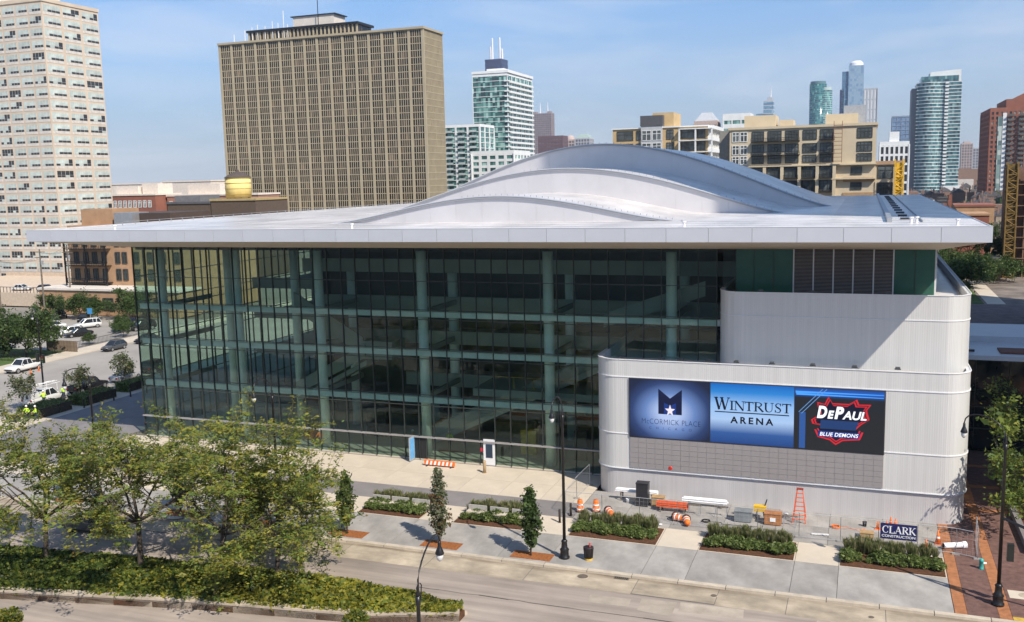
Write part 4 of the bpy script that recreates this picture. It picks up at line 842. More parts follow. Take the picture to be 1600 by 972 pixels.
# ---- L2: white ornate block, yellow hoist
L2 = tower('office_block', 'white ornate block with dark vertical window bays behind the yellow hoist', 75.4, 86, 330, 350, 36, 3.6, 1.8, 2.4, pm('black_window_wall', (.05, .055, .06, 1), .2), M_ww, band=.9, pier=.75, pr=.2, cat='building'); MB().box(78.8, 82.4, 331, 340, 37.2, 41).build('tower_top', M_ww, L2)
M_hy = pm('hoist_yellow', (.75, .45, .03, 1), .5, var=.08, scale=.6)
def hoist(name, label, x0, x1, y0, y1, z1, mat, st=1.7, bar=.14):
    t = thing(name, label, 'hoist', ((x0+x1)/2, (y0+y1)/2, 0)); 
    for x in (x0, x1):
        for y in (y0, y1): MB().box(x-bar, x+bar, y-bar, y+bar, 0, z1).build('mast_leg', mat, t)
    mb = MB(); k = 0; z = .3
    while z+st < z1:
        for y in (y0, y1):
            mb.tube([(x0 if k % 2 else x1, y, z), (x1 if k % 2 else x0, y, z+st)], bar*.7, 4); mb.tube([(x0, y, z), (x1, y, z)], bar*.7, 4)
        for x in (x0, x1): mb.tube([(x, y0, z), (x, y1, z+st)], bar*.7, 4)
        z += st; k += 1
    stuff(mb.build('lattice', mat, t)); return t
h1 = hoist('construction_hoist', 'bright yellow construction hoist mast beside the cream loft', 78, 80.2, 206.4, 208.4, 29, M_hy); MB().box(78.3, 79.9, 206.9, 207.9, 3, 28).build('hoist_panel', M_hy, h1)
# ---- P: scaffolded building at the right edge
M_scaf = pm('scaffold_wood', (.20, .12, .075, 1), .85, var=.25, scale=.5)
P_ = thing('scaffolded_building', 'brown brick building wrapped in tall scaffolding at the right edge', 'building', (112, 190, 0))
MB().box(104.6, 122, 178, 205, 0, 26).build('wall', pm('brown_brick', (.17, .10, .075, 1), .9, var=.25, scale=.3, detail=8), P_)
for i in range(9): MB().box(104+2*i-.15, 104+2*i+.15, 175.4, 175.8, 0, 27).build('scaffold_post', M_scaf, P_)
for i in range(10): MB().box(103.6, 122, 175.2, 177, 2.5*i+1.9, 2.5*i+2.05).build('scaffold_deck', M_scaf, P_)
win_grid(P_, [(106+4*i, 108.4+4*i) for i in range(3)], [(3.5*j+2, 3.5*j+4.4) for j in range(6)], 178, DKFR, RG)
h2 = hoist('construction_hoist', 'weathered ochre scaffold tower left of the scaffolded building', 101.7, 103.9, 173.2, 175, 27.2, pm('ochre_scaffold', (.22, .135, .035, 1), .7, var=.25, scale=.8), st=1.5)
MB().box(101.9, 103.7, 173.5, 174.7, 0, 26.8).build('netting', pm('ochre_netting', (.15, .095, .03, 1), .9, var=.5, scale=1.2, detail=8), h2)
for i in range(11): MB().box(101.8, 103.8, 173.3, 174.9, 1.2+2.4*i, 1.3+2.4*i).build('platform', MATS['ochre_scaffold'], h2)
# ---- left mid distance: brick loft with black balconies, low tan annexe
M_tanb = pm('tan_brick', (.42, .255, .145, 1), .88, var=.12, scale=.5, detail=8)
R_ = thing('loft_building', 'tan brick loft with black iron balconies beyond the car park', 'building', (-76, 92, 0))
MB().box(-91, -58, 82, 104, 0, 18.2).build('wall', M_tanb, R_); MB().box(-88.8, -80.2, 84, 92, 18.2, 21.6).build('penthouse', M_tanb, R_); MB().box(-80, -66, 85, 98, 18.2, 20.6).build('roof_house', pm('brown_metal', (.07, .05, .04, 1), .7), R_)
MB().box(-79, -74, 83, 88, 18.2, 20.8).build('air_unit', M_steel, R_)
win_grid(R_, [(-89.6, -88.4), (-87, -85.8), (-84.6, -83.4), (-82, -80.8), (-78.4, -77.2), (-76.6, -75.4), (-73.4, -72.2), (-70, -68.8), (-66.5, -65.3), (-63, -61.8)], [(6.6, 8.9), (10.2, 12.5), (13.8, 16.1)], 82, DKFR, RG)
for z in (6.0, 9.6, 13.2): iron_balcony(R_, -90.6, -79.6, 82, z, 1.9, n=24)
for x in (-90.6, -85, -79.6): MB().box(x-.12, x+.12, 80.1, 80.4, 5.2, 15).build('balcony_post', M_black, R_)
Q_ = thing('brick_annexe', 'single storey tan brick annexe in front of the balcony loft', 'building', (-75, 77, 0))
MB().box(-93, -57, 75, 81.8, 0, 5.1).build('wall', M_tanb, Q_); MB().box(-93.3, -56.7, 74.7, 81.9, 5.1, 5.5).build('coping', M_cream, Q_)
win_grid(Q_, [(-88, -86.6), (-81, -78), (-76, -73.4), (-70, -67), (-63, -60)], [(1.2, 3.6)], 75, DKFR, RG)
# ---- red brick rows, brown warehouses, water tank
def block(name, label, x0, x1, y0, y1, z, m, roofm, wins=None, cat='building', extra=()):
    t = thing(name, label, cat, ((x0+x1)/2, (y0+y1)/2, 0)); MB().box(x0, x1, y0, y1, 0, z).build('wall', m, t); MB().box(x0-.25, x1+.25, y0-.25, y1+.25, z, z+.6).build('parapet', roofm, t)
    if wins: win_grid(t, wins[0], wins[1], y0, M_ww, RG)
    for k, (a, b, c, d, zz, mm) in enumerate(extra): MB().box(a, b, c, d, z+.6, zz).build('roof_house', mm, t)
    return t
M_warm = pm('warm_white_roof', (.70, .62, .54, 1), .8, var=.1)
rw = lambda a, b, n, w_=1.3: [(a+(b-a)*i/n, a+(b-a)*i/n+w_) for i in range(n)]
block('brick_row', 'red brick row house block with white bands next to the beige tower', -190, -168, 200, 214, 23.2, M_redb, M_warm, (rw(-189, -169, 9), [(15, 17), (19, 21.4)]), extra=((-188, -178, 203, 212, 26.5, M_warm), (-177, -170, 204, 212, 27.4, M_warm)))
block('brick_row', 'pale red brick row house block with dark balconies behind the rooftops', -167, -128, 205, 218, 22.6, pm('pale_red_brick', (.34, .17, .12, 1), .85, var=.12), M_warm, (rw(-166, -129, 14), [(14.6, 16.6), (18.6, 20.8)]), extra=((-160, -146, 208, 216, 26.8, M_warm), (-143, -138, 208, 214, 24.6, M_fgrey)))
block('warehouse', 'brown flat warehouse with dark sheet metal upper wall left of the water tank', -121, -106, 150, 165, 21.0, pm('brown_wall', (.105, .075, .055, 1), .85, var=.1), pm('dark_sheet', (.10, .10, .11, 1), .6), extra=((-119, -110, 151, 160, 23.4, pm('grey_sheet', (.17, .17, .18, 1), .6)),))
block('warehouse', 'brown warehouse block carrying the yellow water tank', -105.6, -90.5, 150, 166, 21.7, MATS['brown_wall'], pm('ochre_coping', (.40, .30, .14, 1), .8))
block('warehouse', 'long white roofed warehouse far behind the red brick rows', -215, -190, 260, 285, 28, M_warm, M_warm); block('warehouse', 'white walled workshop beyond the brown warehouse', -246, -218, 262, 280, 27.5, M_warm, M_warm)
WT = thing('water_tank', 'round yellow rooftop water tank with dark conical roof', 'water tank', (-100.3, 156, 22.3))
MB().lathe([(3.6, 0), (3.72, 2.8), (3.62, 5.8)], (-100.3, 156, 22.5), 28).build('tank', pm('tank_yellow', (.78, .62, .24, 1), .7, var=.1, scale=.8, stretch=(1, 1, .2)), WT, True)
for z in (23.4, 25, 26.6, 28.0): MB().lathe([(3.78, 0), (3.78, .14)], (-100.3, 156, z), 28).build('hoop', pm('tank_hoop', (.45, .33, .10, 1), .7), WT)
MB().lathe([(3.9, 0), (2.4, .9), (.5, 1.7), (.4, 2.2)], (-100.3, 156, 28.3), 24).build('roof', pm('tar_roof', (.09, .07, .06, 1), .8, var=.2), WT)
for a in range(6): MB().tube([(-100.3+3.3*math.cos(a), 156+3.3*math.sin(a), 22.3), (-100.3+3.3*math.cos(a), 156+3.3*math.sin(a), 22.6)], .2, 6).build('foot', M_black, WT)
# ---- raised deck with wall at the far left
D2 = thing('parking_deck', 'raised beige parking deck with dark railing left of the brick annexe', 'deck', (-115, 100, 0))
MB().box(-150, -93.6, 84, 118, 0, 3.0).build('deck', pm('beige_render', (.55, .44, .33, 1), .85, var=.1), D2); MB().box(-100.5, -98.6, 83.94, 84.2, .2, 2.1).build('doorway', M_dark, D2)
mb = MB(); mb.box(-150, -93.6, 84.2, 84.3, 4.2, 4.3)
for i in range(56): mb.box(-149.5+i, -149.42+i, 84.2, 84.3, 3.0, 4.25)
stuff(mb.build('railing', M_black, D2)); MB().box(-150, -93.8, 117.8, 118.1, 3, 4.0).build('back_wall', MATS['beige_render'], D2)
# ---- right: row houses, small tan building, plaza, connector bridge, hotel
M_dkr = pm('dark_slate_roof', (.06, .055, .055, 1), .8, var=.2); M_brn = pm('brownstone', (.20, .11, .085, 1), .88, var=.2, scale=.5)
for i, (x, y, h, lab) in enumerate(((86.5, 172, 13.5, 'dark steep roofed row house nearest the arena roof corner'), (88.4, 184, 13.8, 'second dark steep roofed row house behind the arena corner'), (89.6, 198, 14.2, 'third dark steep roofed row house behind the arena corner'), (90.8, 214, 14.6, 'fourth dark steep roofed row house, farthest from the arena'))):
    t = thing('row_house', lab, 'house', (x, y, 0), 'row houses behind the arena'); MB().box(x-3.2, x+3.2, y-5, y+5, 0, h).build('wall', M_brn, t); MB().prism_y([(x-3.4, h), (x+3.4, h), (x+1.2, h+3.6), (x-1.2, h+3.6)], y-5.2, y+5.2).build('roof', M_dkr, t); MB().box(x+1.4, x+2.2, y-2, y-1, h, h+4.4).build('chimney', M_redb, t)
    win_grid(t, [(x-2.4, x-1.2), (x+.6, x+1.8)], [(h-3.4, h-1.6), (h-7, h-5)], y-5, M_ww, RG)
block('brick_house', 'low red brown house with flat roof past the row houses', 93.5, 104, 226, 240, 12.5, M_redb, M_tanb, (rw(94, 103, 4), [(8, 10)]))
block('brick_house', 'wide pale roofed brick house near the scaffold tower', 95, 108, 250, 268, 14.2, M_tanb, M_redb, (rw(96, 107, 5), [(9, 11.4)]))
block('brick_house', 'grey flat roofed house at the foot of the white and teal tower', 84, 94, 246, 262, 15.5, M_fgrey, M_ww, (rw(85, 93, 4), [(10, 12.4)]))
block('utility_building', 'small tan brick box building by the right street', 96.6, 100.7, 169, 178, 4.4, pm('ochre_brick', (.44, .27, .13, 1), .85, var=.1), M_dkr)
struct(MB().box(79.5, 103, 33, 123, -.28, -.004).build('plaza', pm('plaza_paving', (.15, .115, .105, 1), .85, var=.25, scale=.6)))
struct(MB().box(79.5, 128, 123.1, 420, -.28, -.01).build('pavement', pm('mixed_paving', (.20, .165, .14, 1), .9, var=.35, scale=.25, detail=9))); struct(MB().box(89.5, 92.6, 124, 168, -.01, .06).build('lawn', M_grass)); struct(MB().box(93.2, 96.4, 124, 168, -.01, .02).build('path', M_light))
CB = thing('link_building', 'dark glass link building with flat white roof joining the arena from the right', 'building', (88, 24, 0))
gl_d = pm('dark_link_glass', (.012, .02, .024, 1), .06, var=.2, scale=.4, spec=.6)
MB().box(78.3, 101, 17.2, 32, 0, 8.6).build('glass_wall', gl_d, CB); MB().box(77.9, 101, 16.2, 32.6, 8.62, 9.05).build('roof', M_white, CB); MB().box(77.9, 101, 24, 32.6, 9.05, 9.6).build('roof_upstand', M_white, CB)
MB().box(82.6, 90, 17.4, 20, 9.04, 9.2).build('roof_panel', pm('rust_panel', (.25, .10, .06, 1), .7), CB); MB().box(80, 80.5, 18, 18.4, 9.05, 9.25).build('roof_vent', M_blk, CB)
for x in (80.6, 83.4, 86.2, 89): MB().box(x-.03, x+.03, 17.1, 17.2, 0, 8.6).build('mullion', M_mull, CB)
for z in (2.0, 4.1): MB().box(78.4, 101, 17.08, 17.2, z-.05, z+.05).build('transom', M_mull, CB)
gh = cells('hotel_glass', fac((0, (150, 165, 176)), (.4, (172, 186, 196)), (.75, (128, 146, 160))), 2.2, 3.3, rough=.15)
tower('hotel_tower', 'tall glass hotel slab standing right of the arena beyond the link building', 101.2, 126, -12.6, 114, 116, 3.3, 4.4, 4.4, gh, M_fgrey, band=.7, pier=.3, pr=.2, cat='hotel')
block('convention_hall', 'long pale convention hall across the road behind the viewpoint', -60, 120, -150, -104, 22, pm('hall_wall', (.42, .41, .40, 1), .8, var=.15), M_fgrey)
# ---- far city mass and tree mass
mcity = [pm('far_brick', (.27, .17, .13, 1), .9), pm('far_tan', (.42, .34, .26, 1), .9), pm('far_pale', (.6, .56, .52, 1), .9), pm('far_dark', (.14, .13, .13, 1), .9)]
mb = MB()
for i in range(900):
    y = 320+2600*random.random()**1.3; lo_, hi_ = (-1.02*(y+78)+40, -.30*(y+78)) if random.random() < .6 else (.02*(y+78)+70, .22*(y+78)+75)
    if lo_ > 0 and y < 900: y += 700
    x = random.uniform(lo_, hi_); w_, d_ = random.uniform(8, 30), random.uniform(8, 24); h = random.uniform(5, 15)+(random.random() < .1)*8+y*.003
    mb.box(x, x+w_, y, y+d_, -.2, h, random.randrange(4))
for i in range(230):
    y = random.uniform(225, 900); x = 70+.055*(y+78)+random.uniform(-.05, .20)*(y+78); w_, d_, h = random.uniform(5, 8), random.uniform(8, 13), random.uniform(6.5, 11)
    if 78 < x < 96 and y < 262 or y < 262 and x > 92: continue
    m_ = random.choice([0, 0, 0, 1, 3]); mb.box(x, x+w_, y, y+d_, -.2, h, m_)
    if random.random() < .6: mb.prism_y([(x-.2, h), (x+w_+.2, h), (x+w_/2, h+2.6)], y-.2, y+d_+.2, 3)
    mb.box(x+.6, x+1.3, y+2, y+2.8, h, h+3.2, 0)
tag(stuff(mb.build('distant_city', mcity)), 'low city roofs stretching to the horizon', 'city')
LFAR = leaf_mat('far_foliage', (.045, .075, .025, 1), .4, .03)
N = 9000; cx = np.where(rng.random(N) < .6, rng.uniform(90, 420, N), rng.uniform(-900, -60, N)); cyy = rng.uniform(300, 1500, N); cx = np.where(cx > 0, 60+cx*(cyy+80)/1100*1.0+30, cx*(cyy+80)/1000)
cc = np.stack([cx, cyy, rng.uniform(1, 12, N)], 1)
tcs = []
for i in range(170):
    y = random.uniform(185, 1100); x = 72+.06*(y+78)+random.uniform(-.05, .2)*(y+78)
    if x < 96 and y < 240: continue
    q_ = rng.normal(size=(170, 3)); q_ /= np.linalg.norm(q_, axis=1)[:, None]; tcs.append(q_*rng.random((170, 1))**.4*np.array([3.4, 3.4, 2.8])+np.array([x, y, 5.2]))
tcs = np.concatenate(tcs)
o = bpy.data.objects.new('distant_trees', quads_mesh('distant_trees', np.concatenate([leaf_quads(tcs, .9, .7, .2)]+[leaf_quads(cc+rng.normal(size=cc.shape)*np.array([4, 4, 2]), 6, .8, .2) for _ in range(2)]), [LFAR])); COL.objects.link(o); tag(stuff(o), 'street trees massed among the distant roofs', 'trees')
# ================================================================ planting
M_bark = pm('bark', (.075, .058, .045, 1), .95, var=.25, scale=3, bump=.8, bscale=18)
M_bark2 = pm('pale_bark', (.16, .135, .11, 1), .95, var=.2, scale=3, bump=.6, bscale=18)
LOC = [leaf_mat('locust_green', (.195, .245, .05, 1), .35, .5), leaf_mat('locust_yellow', (.31, .29, .05, 1), .3, .5), leaf_mat('locust_deep', (.105, .16, .04, 1), .35, .5), leaf_mat('locust_amber', (.27, .16, .018, 1), .3, .5)]
LGR = [leaf_mat('street_green', (.095, .145, .038, 1), .35, .6), leaf_mat('street_deep', (.055, .092, .026, 1), .35, .6), leaf_mat('street_pale', (.13, .16, .05, 1), .3, .6)]
LPA = [leaf_mat('pear_green', (.09, .12, .04, 1), .35, .8), leaf_mat('pear_silver', (.22, .23, .15, 1), .3, .8), leaf_mat('pear_rust', (.20, .12, .05, 1), .3, .8)]
def grow(height, spread, fork, r0, seed, limbs=5, up=.75, sub=(5, 5), lean=(0, 0)):
    """branch skeleton: list of (points, radii) and the twig points that carry leaves"""
    rd = random.Random(seed); segs = []; tips = []
    def arm(p, d, ln, r, lev):
        n = 5; pts = [p.copy()]; rr = [r]; q = p.copy(); dd = d.normalized()
        for i in range(n):
            dd = (dd+Vector((rd.uniform(-.22, .22), rd.uniform(-.22, .22), rd.uniform(-.10, .16) if lev < 2 else rd.uniform(-.16, .10)))).normalized(); q = q+dd*ln/n; pts.append(q.copy()); rr.append(r*(1-.72*(i+1)/n))
        segs.append((pts, rr, lev))
        if lev >= 3: tips.extend(pts[1:])
        if lev == 2: tips.extend(pts[3:])
        if lev == 1: tips.extend(pts[5:])
        if lev < 3:
            for j in range(sub[min(lev, 1)] if lev else 0):
                k = rd.randint(2, n); a = rd.uniform(0, 2*math.pi); side = dd.cross(Vector((math.cos(a), math.sin(a), rd.uniform(-.2, .5)))).normalized()
                arm(pts[k], (dd*.55+side*.85+Vector((0, 0, .05))), ln*rd.uniform(.42, .66), rr[k]*.62, lev+1)
    top = Vector((lean[0]*fork, lean[1]*fork, fork)); mid = Vector((lean[0]*fork*.4+rd.uniform(-.06, .06), lean[1]*fork*.4+rd.uniform(-.06, .06), fork*.5))
    segs.append(([Vector((0, 0, -.1)), Vector((0, 0, .25)), mid, top], [r0*1.35, r0*1.05, r0*.92, r0*.82], 0))
    for i in range(limbs):
        a = 2*math.pi*(i+rd.uniform(-.25, .25))/limbs; e = rd.uniform(.55, 1.25)*up; ln = math.hypot(spread*.5, (height-fork))*rd.uniform(.62, .85)
        arm(top+Vector((0, 0, rd.uniform(-.35, .1)*fork*.3)), Vector((math.cos(a), math.sin(a), e)), ln, r0*.56, 1)
    arm(top, Vector((rd.uniform(-.2, .2), rd.uniform(-.2, .2), 1)), (height-fork)*.75, r0*.6, 1)
    return segs, tips
def trunk_mesh(segs, mat, n0=9):
    mb = MB()
    for pts, rr, lev in segs: mb.tube(pts, [max(.012, q) for q in rr], (n0, 6, 5, 4)[min(lev, 3)])
    return mb.mesh('trunk', mat, True)
def crown_mesh(tips, N, size, mats, wts, sig=(.4, .4, .2), aspect=.45, flat=.55, name='crown'):
    T = np.array([t[:] for t in tips]); idx = rng.integers(0, len(T), N); c = T[idx]+rng.normal(size=(N, 3))*np.array(sig)
    cl = rng.random(len(T)); w_ = np.cumsum(wts)/sum(wts); mi = np.searchsorted(w_, np.clip(cl[idx]*.75+rng.random(N)*.25, 0, .9999))
    return quads_mesh(name, leaf_quads(c, size, aspect, flat), mats, mi)
def plant(name, label, cat, x, y, tm, cm, z=0.0, rz=0.0, sc=1.0, group=None):
    t = thing(name, label, cat, (x, y, z), group, rz); t.scale = (sc, sc, sc); put('trunk', tm, t); put('crown', cm, t); return t
# ---- honey locusts in the planted strip
for i, (x, y, h, spd, fk, r0, sd, lab, lean, Nn) in enumerate((
        (17.6, -30.2, 9.2, 11.5, 3.2, .17, 11, 'yellow green honey locust at the left edge with open lower branches', (.02, .05), 36000),
        (24.9, -29.2, 9.6, 11.6, 3.4, .19, 25, 'second honey locust from the left, in front of the parked sedan', (.03, .0), 40000),
        (30.9, -28.4, 10.6, 10.6, 2.8, .18, 38, 'third honey locust from the left, forking low in the planted strip', (.05, .1), 38000),
        (34.6, -27.4, 7.6, 7.6, 2.0, .16, 52, 'honey locust furthest right in the planted strip, reaching over the road', (.08, .05), 28000))):
    sg_, tp = grow(h, spd, fk, r0, sd, limbs=6, up=.66, sub=(6, 6), lean=lean)
    plant('honey_locust', lab, 'tree', x, y, trunk_mesh(sg_, M_bark), crown_mesh(tp, int(Nn*.62), .20, LOC, (5.5, 3.2, 2.4, .7), (.21, .21, .07), .45, .75), .2, group='honey locusts in the planted strip')
# ---- columnar street trees in mulch pits
def column_tree(h, w_, N, seed, mats, wts, size=.2):
    rd = random.Random(seed); segs = [([Vector((0, 0, -.05)), Vector((.02, 0, h*.3)), Vector((0, .03, h*.65)), Vector((0, 0, h*.97))], [.07, .055, .035, .012], 0)]; tips = []
    for i in range(34):
        z = .55+(h-.9)*i/33; a = i*2.4; rr = w_*math.sin(math.pi*min(1, (i/33)**.75*.93+.05))*rd.uniform(.6, 1.1); p = Vector((0, 0, z)); q = p+Vector((math.cos(a)*rr, math.sin(a)*rr, .55)); segs.append(([p, p.lerp(q, .5)+Vector((0, 0, -.06)), q], [.022, .016, .008], 2)); tips += [p.lerp(q, .35), p.lerp(q, .6), p.lerp(q, .85), q]
    return trunk_mesh(segs, M_bark2, 7), crown_mesh(tips, N, size, mats, wts, (.14, .14, .16), .6, .1)
pit_me = MB().box(-1.45, 1.45, -.62, .62, -.02, .02).mesh('mulch_pit', M_mulch2)
for i, (x, h, w_, sd, mats, wts, lab) in enumerate((
        (35.0, 4.4, .72, 3, LGR, (4, 1, 3), 'narrow bright green street tree in an orange mulch pit beside the locusts'),
        (42.6, 5.3, .72, 5, LPA, (2, 4, 2), 'narrow silvery street tree in the middle mulch pit'),
        (49.5, 4.6, .80, 8, LGR, (3, 4, 1), 'narrow dark green street tree in the mulch pit nearest the tall lamp'),
        (27.4, 4.2, .70, 9, LGR, (4, 2, 1), 'narrow street tree in a mulch pit behind the honey locusts'),
        (19.8, 4.4, .72, 10, LGR, (3, 4, 1), 'narrow street tree in the mulch pit behind the second honey locust'),
        (8.4, 4.8, .78, 12, LGR, (2, 5, 0.5), 'narrow dark street tree in the leftmost mulch pit'))):
    tm, cm = column_tree(h, w_, 2600, sd, mats, wts)
    plant('columnar_tree', lab, 'tree', x, -18.9, tm, cm, .02, group='narrow street trees along the kerb')
    pit = put('mulch_pit', pit_me, None, (x+.1, -18.9, .004)); struct(pit)
# ---- broad street trees, three models shared
BR = []
for sd, h, sp in ((61, 7.5, 6.5), (62, 8.5, 6.0), (63, 6.5, 6.5)):
    sg_, tp = grow(h, sp, 2.2, .14, sd, limbs=5, up=.9, sub=(4, 4)); BR.append((trunk_mesh(sg_, M_bark, 7), crown_mesh(tp, 5200, .42, LGR, (4, 4, 1.2), (.5, .5, .4), .6, .2)))
spots = [(-52.6, 33.5, 1, .82, 'dark green tree over the white pickup, left of the corner lamp'), (-50.6, 34.6, 0, .8, 'dark green tree just behind the corner lamp post'), (-59, 33, 1, .9, 'dark green tree at the left edge above the pavement'), (-62, 27.5, 2, .7, 'low tree at the far left edge beside the side street'),
         (-82, 68, 1, .6, 'tree in front of the brick annexe near the utility pole'), (-77.5, 70, 0, .6, 'tree before the annexe, second from the utility pole'), (-73, 70, 2, .6, 'tree before the annexe, third from the utility pole'), (-64.5, 71, 1, .72, 'tall dark tree before the annexe beside the glass corner'), (-60.5, 66, 0, .66, 'bushy tree in the car park closest to the glass corner'),
         (-55.5, 57, 2, .42, 'small tree at the car park edge behind the grey car'), (-51.6, 53.5, 0, .30, 'young tree inside the car park fence'), (-51.6, 45.5, 2, .27, 'thin young tree beside the brown fence'),
         (90, 135, 0, .9, 'green tree beyond the shaded plaza near the tan box building'), (88.5, 146, 1, .9, 'second green tree beyond the plaza'), (92, 152, 2, 1.0, 'third green tree beyond the plaza beside the lawn'), (87, 160, 1, 1.0, 'tree by the row houses, farthest from the plaza'), (94.5, 158, 0, .8, 'green tree left of the tan box building'), (97.5, 160, 1, .7, 'green tree in front of the tan box building'), (101.5, 166, 2, .8, 'green tree right of the tan box building'), (98, 215, 0, 1.2, 'tree among the brick houses at the right'), (105, 240, 1, 1.1, 'tree before the scaffolded building'), (86, 228, 2, 1.1, 'tree past the row houses')]
for i, (x, y, k, s_, lab) in enumerate(spots): plant('street_tree', lab, 'tree', x, y, *BR[k], 0, rz=random.uniform(0, 6.28), sc=s_, group='broad street trees')
for x, y, s_, lab in ((-24.0, 5.6, 1.0, 'young silvery tree in front of the white service truck'), (-23.6, 13.9, .95, 'young silvery tree beside the black pickup'), (-23.0, 21.2, 1.0, 'young pale tree in front of the silver sedan')):
    sg_, tp = grow(3.9, 1.2, 1.0, .045, int(y*10), limbs=5, up=2.6, sub=(3, 3)); plant('young_tree', lab, 'tree', x+.9, y, trunk_mesh(sg_, M_bark2, 6), crown_mesh(tp, 1700, .24, LPA, (4, 2, 1), (.22, .22, .3), .6, .3), 0, sc=s_*.92, group='young trees along the side street')
sg_, tp = grow(7.8, 6.0, 1.8, .12, 91, limbs=6, up=.9, sub=(5, 4))
plant('honey_locust', 'yellow green tree behind the signal pole at the right edge', 'tree', 82.3, -2.0, trunk_mesh(sg_, M_bark), crown_mesh(tp, 9000, .28, [LOC[0], LOC[2], LOC[1]], (4, 4, 1.6), (.35, .35, .25), .5, .4), .3)
# ---- shrubs and grasses in beds
def shrub_mesh(w_, h, N, mats, wts, sz):
    u = rng.normal(size=(N, 3)); u /= np.linalg.norm(u, axis=1)[:, None]; rr = rng.random(N)**.4; c = u*rr[:, None]*np.array([w_, w_, h*.5])+np.array([0, 0, h*.52]); w2 = np.cumsum(wts)/sum(wts)
    return quads_mesh('shrub', leaf_quads(c, sz, .6, .45), mats, np.searchsorted(w2, rng.random(N)*.9999))
def tuft_mesh(h, N, mats):
    a = rng.uniform(0, 6.28, N); l = rng.uniform(.05, .42, N)*h; b = np.stack([np.cos(a)*.06, np.sin(a)*.06, np.zeros(N)], 1); t_ = np.stack([np.cos(a)*l, np.sin(a)*l, h*rng.uniform(.6, 1.05, N)], 1); s_ = np.stack([-np.sin(a), np.cos(a), np.zeros(N)], 1)*.02; m_ = (b+t_)*.5+np.array([0, 0, .12*h])
    return quads_mesh('grass_tuft', np.concatenate([np.stack([b-s_, b+s_, m_+s_, m_-s_], 1), np.stack([m_-s_, m_+s_, t_+s_*.5, t_-s_*.5], 1)]), mats, np.tile(rng.integers(0, len(mats), N), 2))
LSH = [leaf_mat('shrub_green', (.165, .22, .055, 1), .35, 2), leaf_mat('shrub_light', (.26, .30, .11, 1), .3, 2), leaf_mat('shrub_dark', (.095, .135, .04, 1), .3, 2)]
LTU = [leaf_mat('grass_green', (.25, .28, .11, 1), .3, 2), leaf_mat('grass_straw', (.36, .31, .18, 1), .3, 2), leaf_mat('grass_deep', (.13, .17, .05, 1), .3, 2)]
SHR = [shrub_mesh(.52, .62, 520, LSH, (4, 1.6, 2), .15) for _ in range(3)]; TUF = [tuft_mesh(.95, 130, LTU) for _ in range(3)]
def bed(label, x0, x1, y0, y1, nx, cat='planting bed', grass=True, rows=2, group='shrub beds along the pavement'):
    t = thing('shrub_bed', label, cat, ((x0+x1)/2, (y0+y1)/2, 0), group); cx_, cy_ = (x0+x1)/2, (y0+y1)/2
    MB().box(x0, x1, y0, y1, .0, .05).build('mulch', M_mulch, t)
    for i in range(nx):
        for j in range(rows): put('shrub', random.choice(SHR), t, (x0+.5+(x1-x0-1)*(i+random.uniform(-.2, .2))/(nx-1)-cx_, y0+.95+.75*j+random.uniform(-.15, .15)-cy_, .03), rz=random.uniform(0, 6), sc=random.choice([.55, .8, .9, 1.0, 1.15]))
    if grass:
        for i in range(int(nx*1.7)):
            for j in range(2): put('grass_tuft', random.choice(TUF), t, (x0+.35+(x1-x0-.7)*(i+random.uniform(-.3, .3))/(nx*1.7-1)-cx_, y1-.35-.55*j+random.uniform(-.15, .15)-cy_, .03), rz=random.uniform(0, 6), sc=random.uniform(.8, 1.2))
    return t
bed('shrub bed with grasses right of the tall lamp post', 50.9, 57.3, -14.5, -11.3, 9); bed('middle shrub bed with grasses in front of the podium', 60.4, 66.7, -14.5, -11.3, 9); bed('right shrub bed with grasses under the blue builder sign', 69.7, 76.1, -14.5, -11.3, 9)
bed('shrub bed with three pale bench blocks beside the silvery tree', 33.5, 38.8, -14.5, -11.2, 8); bed('shrub bed with bench blocks left of the tall lamp post', 41.7, 47.2, -14.5, -11.2, 8); bed('shrub bed partly hidden behind the honey locusts', 20.8, 28, -14.5, -11.2, 9)
def hedge(label, x0, x1, y0, y1, h):
    t = thing('hedge', label, 'hedge', ((x0+x1)/2, (y0+y1)/2, 0), 'clipped hedges by the side street'); N = 3600; c = rng.random((N, 3))*np.array([x1-x0, y1-y0, h])+np.array([x0, y0, 0]); k = rng.integers(0, 3, N)
    c[k == 0, 2] = h+rng.normal(size=(k == 0).sum())*.05; c[k == 1, 1] = y0+rng.normal(size=(k == 1).sum())*.06
    MB().box(x0+.12, x1-.12, y0+.12, y1-.12, 0, h-.12).build('twigs', M_bark, t); put('foliage', quads_mesh('foliage', leaf_quads(c-np.array([(x0+x1)/2, (y0+y1)/2, 0]), .17, .6, .1), LSH, rng.integers(0, 3, N)), t)
hedge('clipped dark hedge nearest the two workers', -20.6, -17.2, 2.4, 7.4, 1.15); hedge('clipped dark hedge beside the black pickup', -19.6, -16.8, 9.0, 14.2, 1.15); hedge('clipped dark hedge next to the glass corner', -19.4, -17.2, 16.6, 21.5, 1.1)
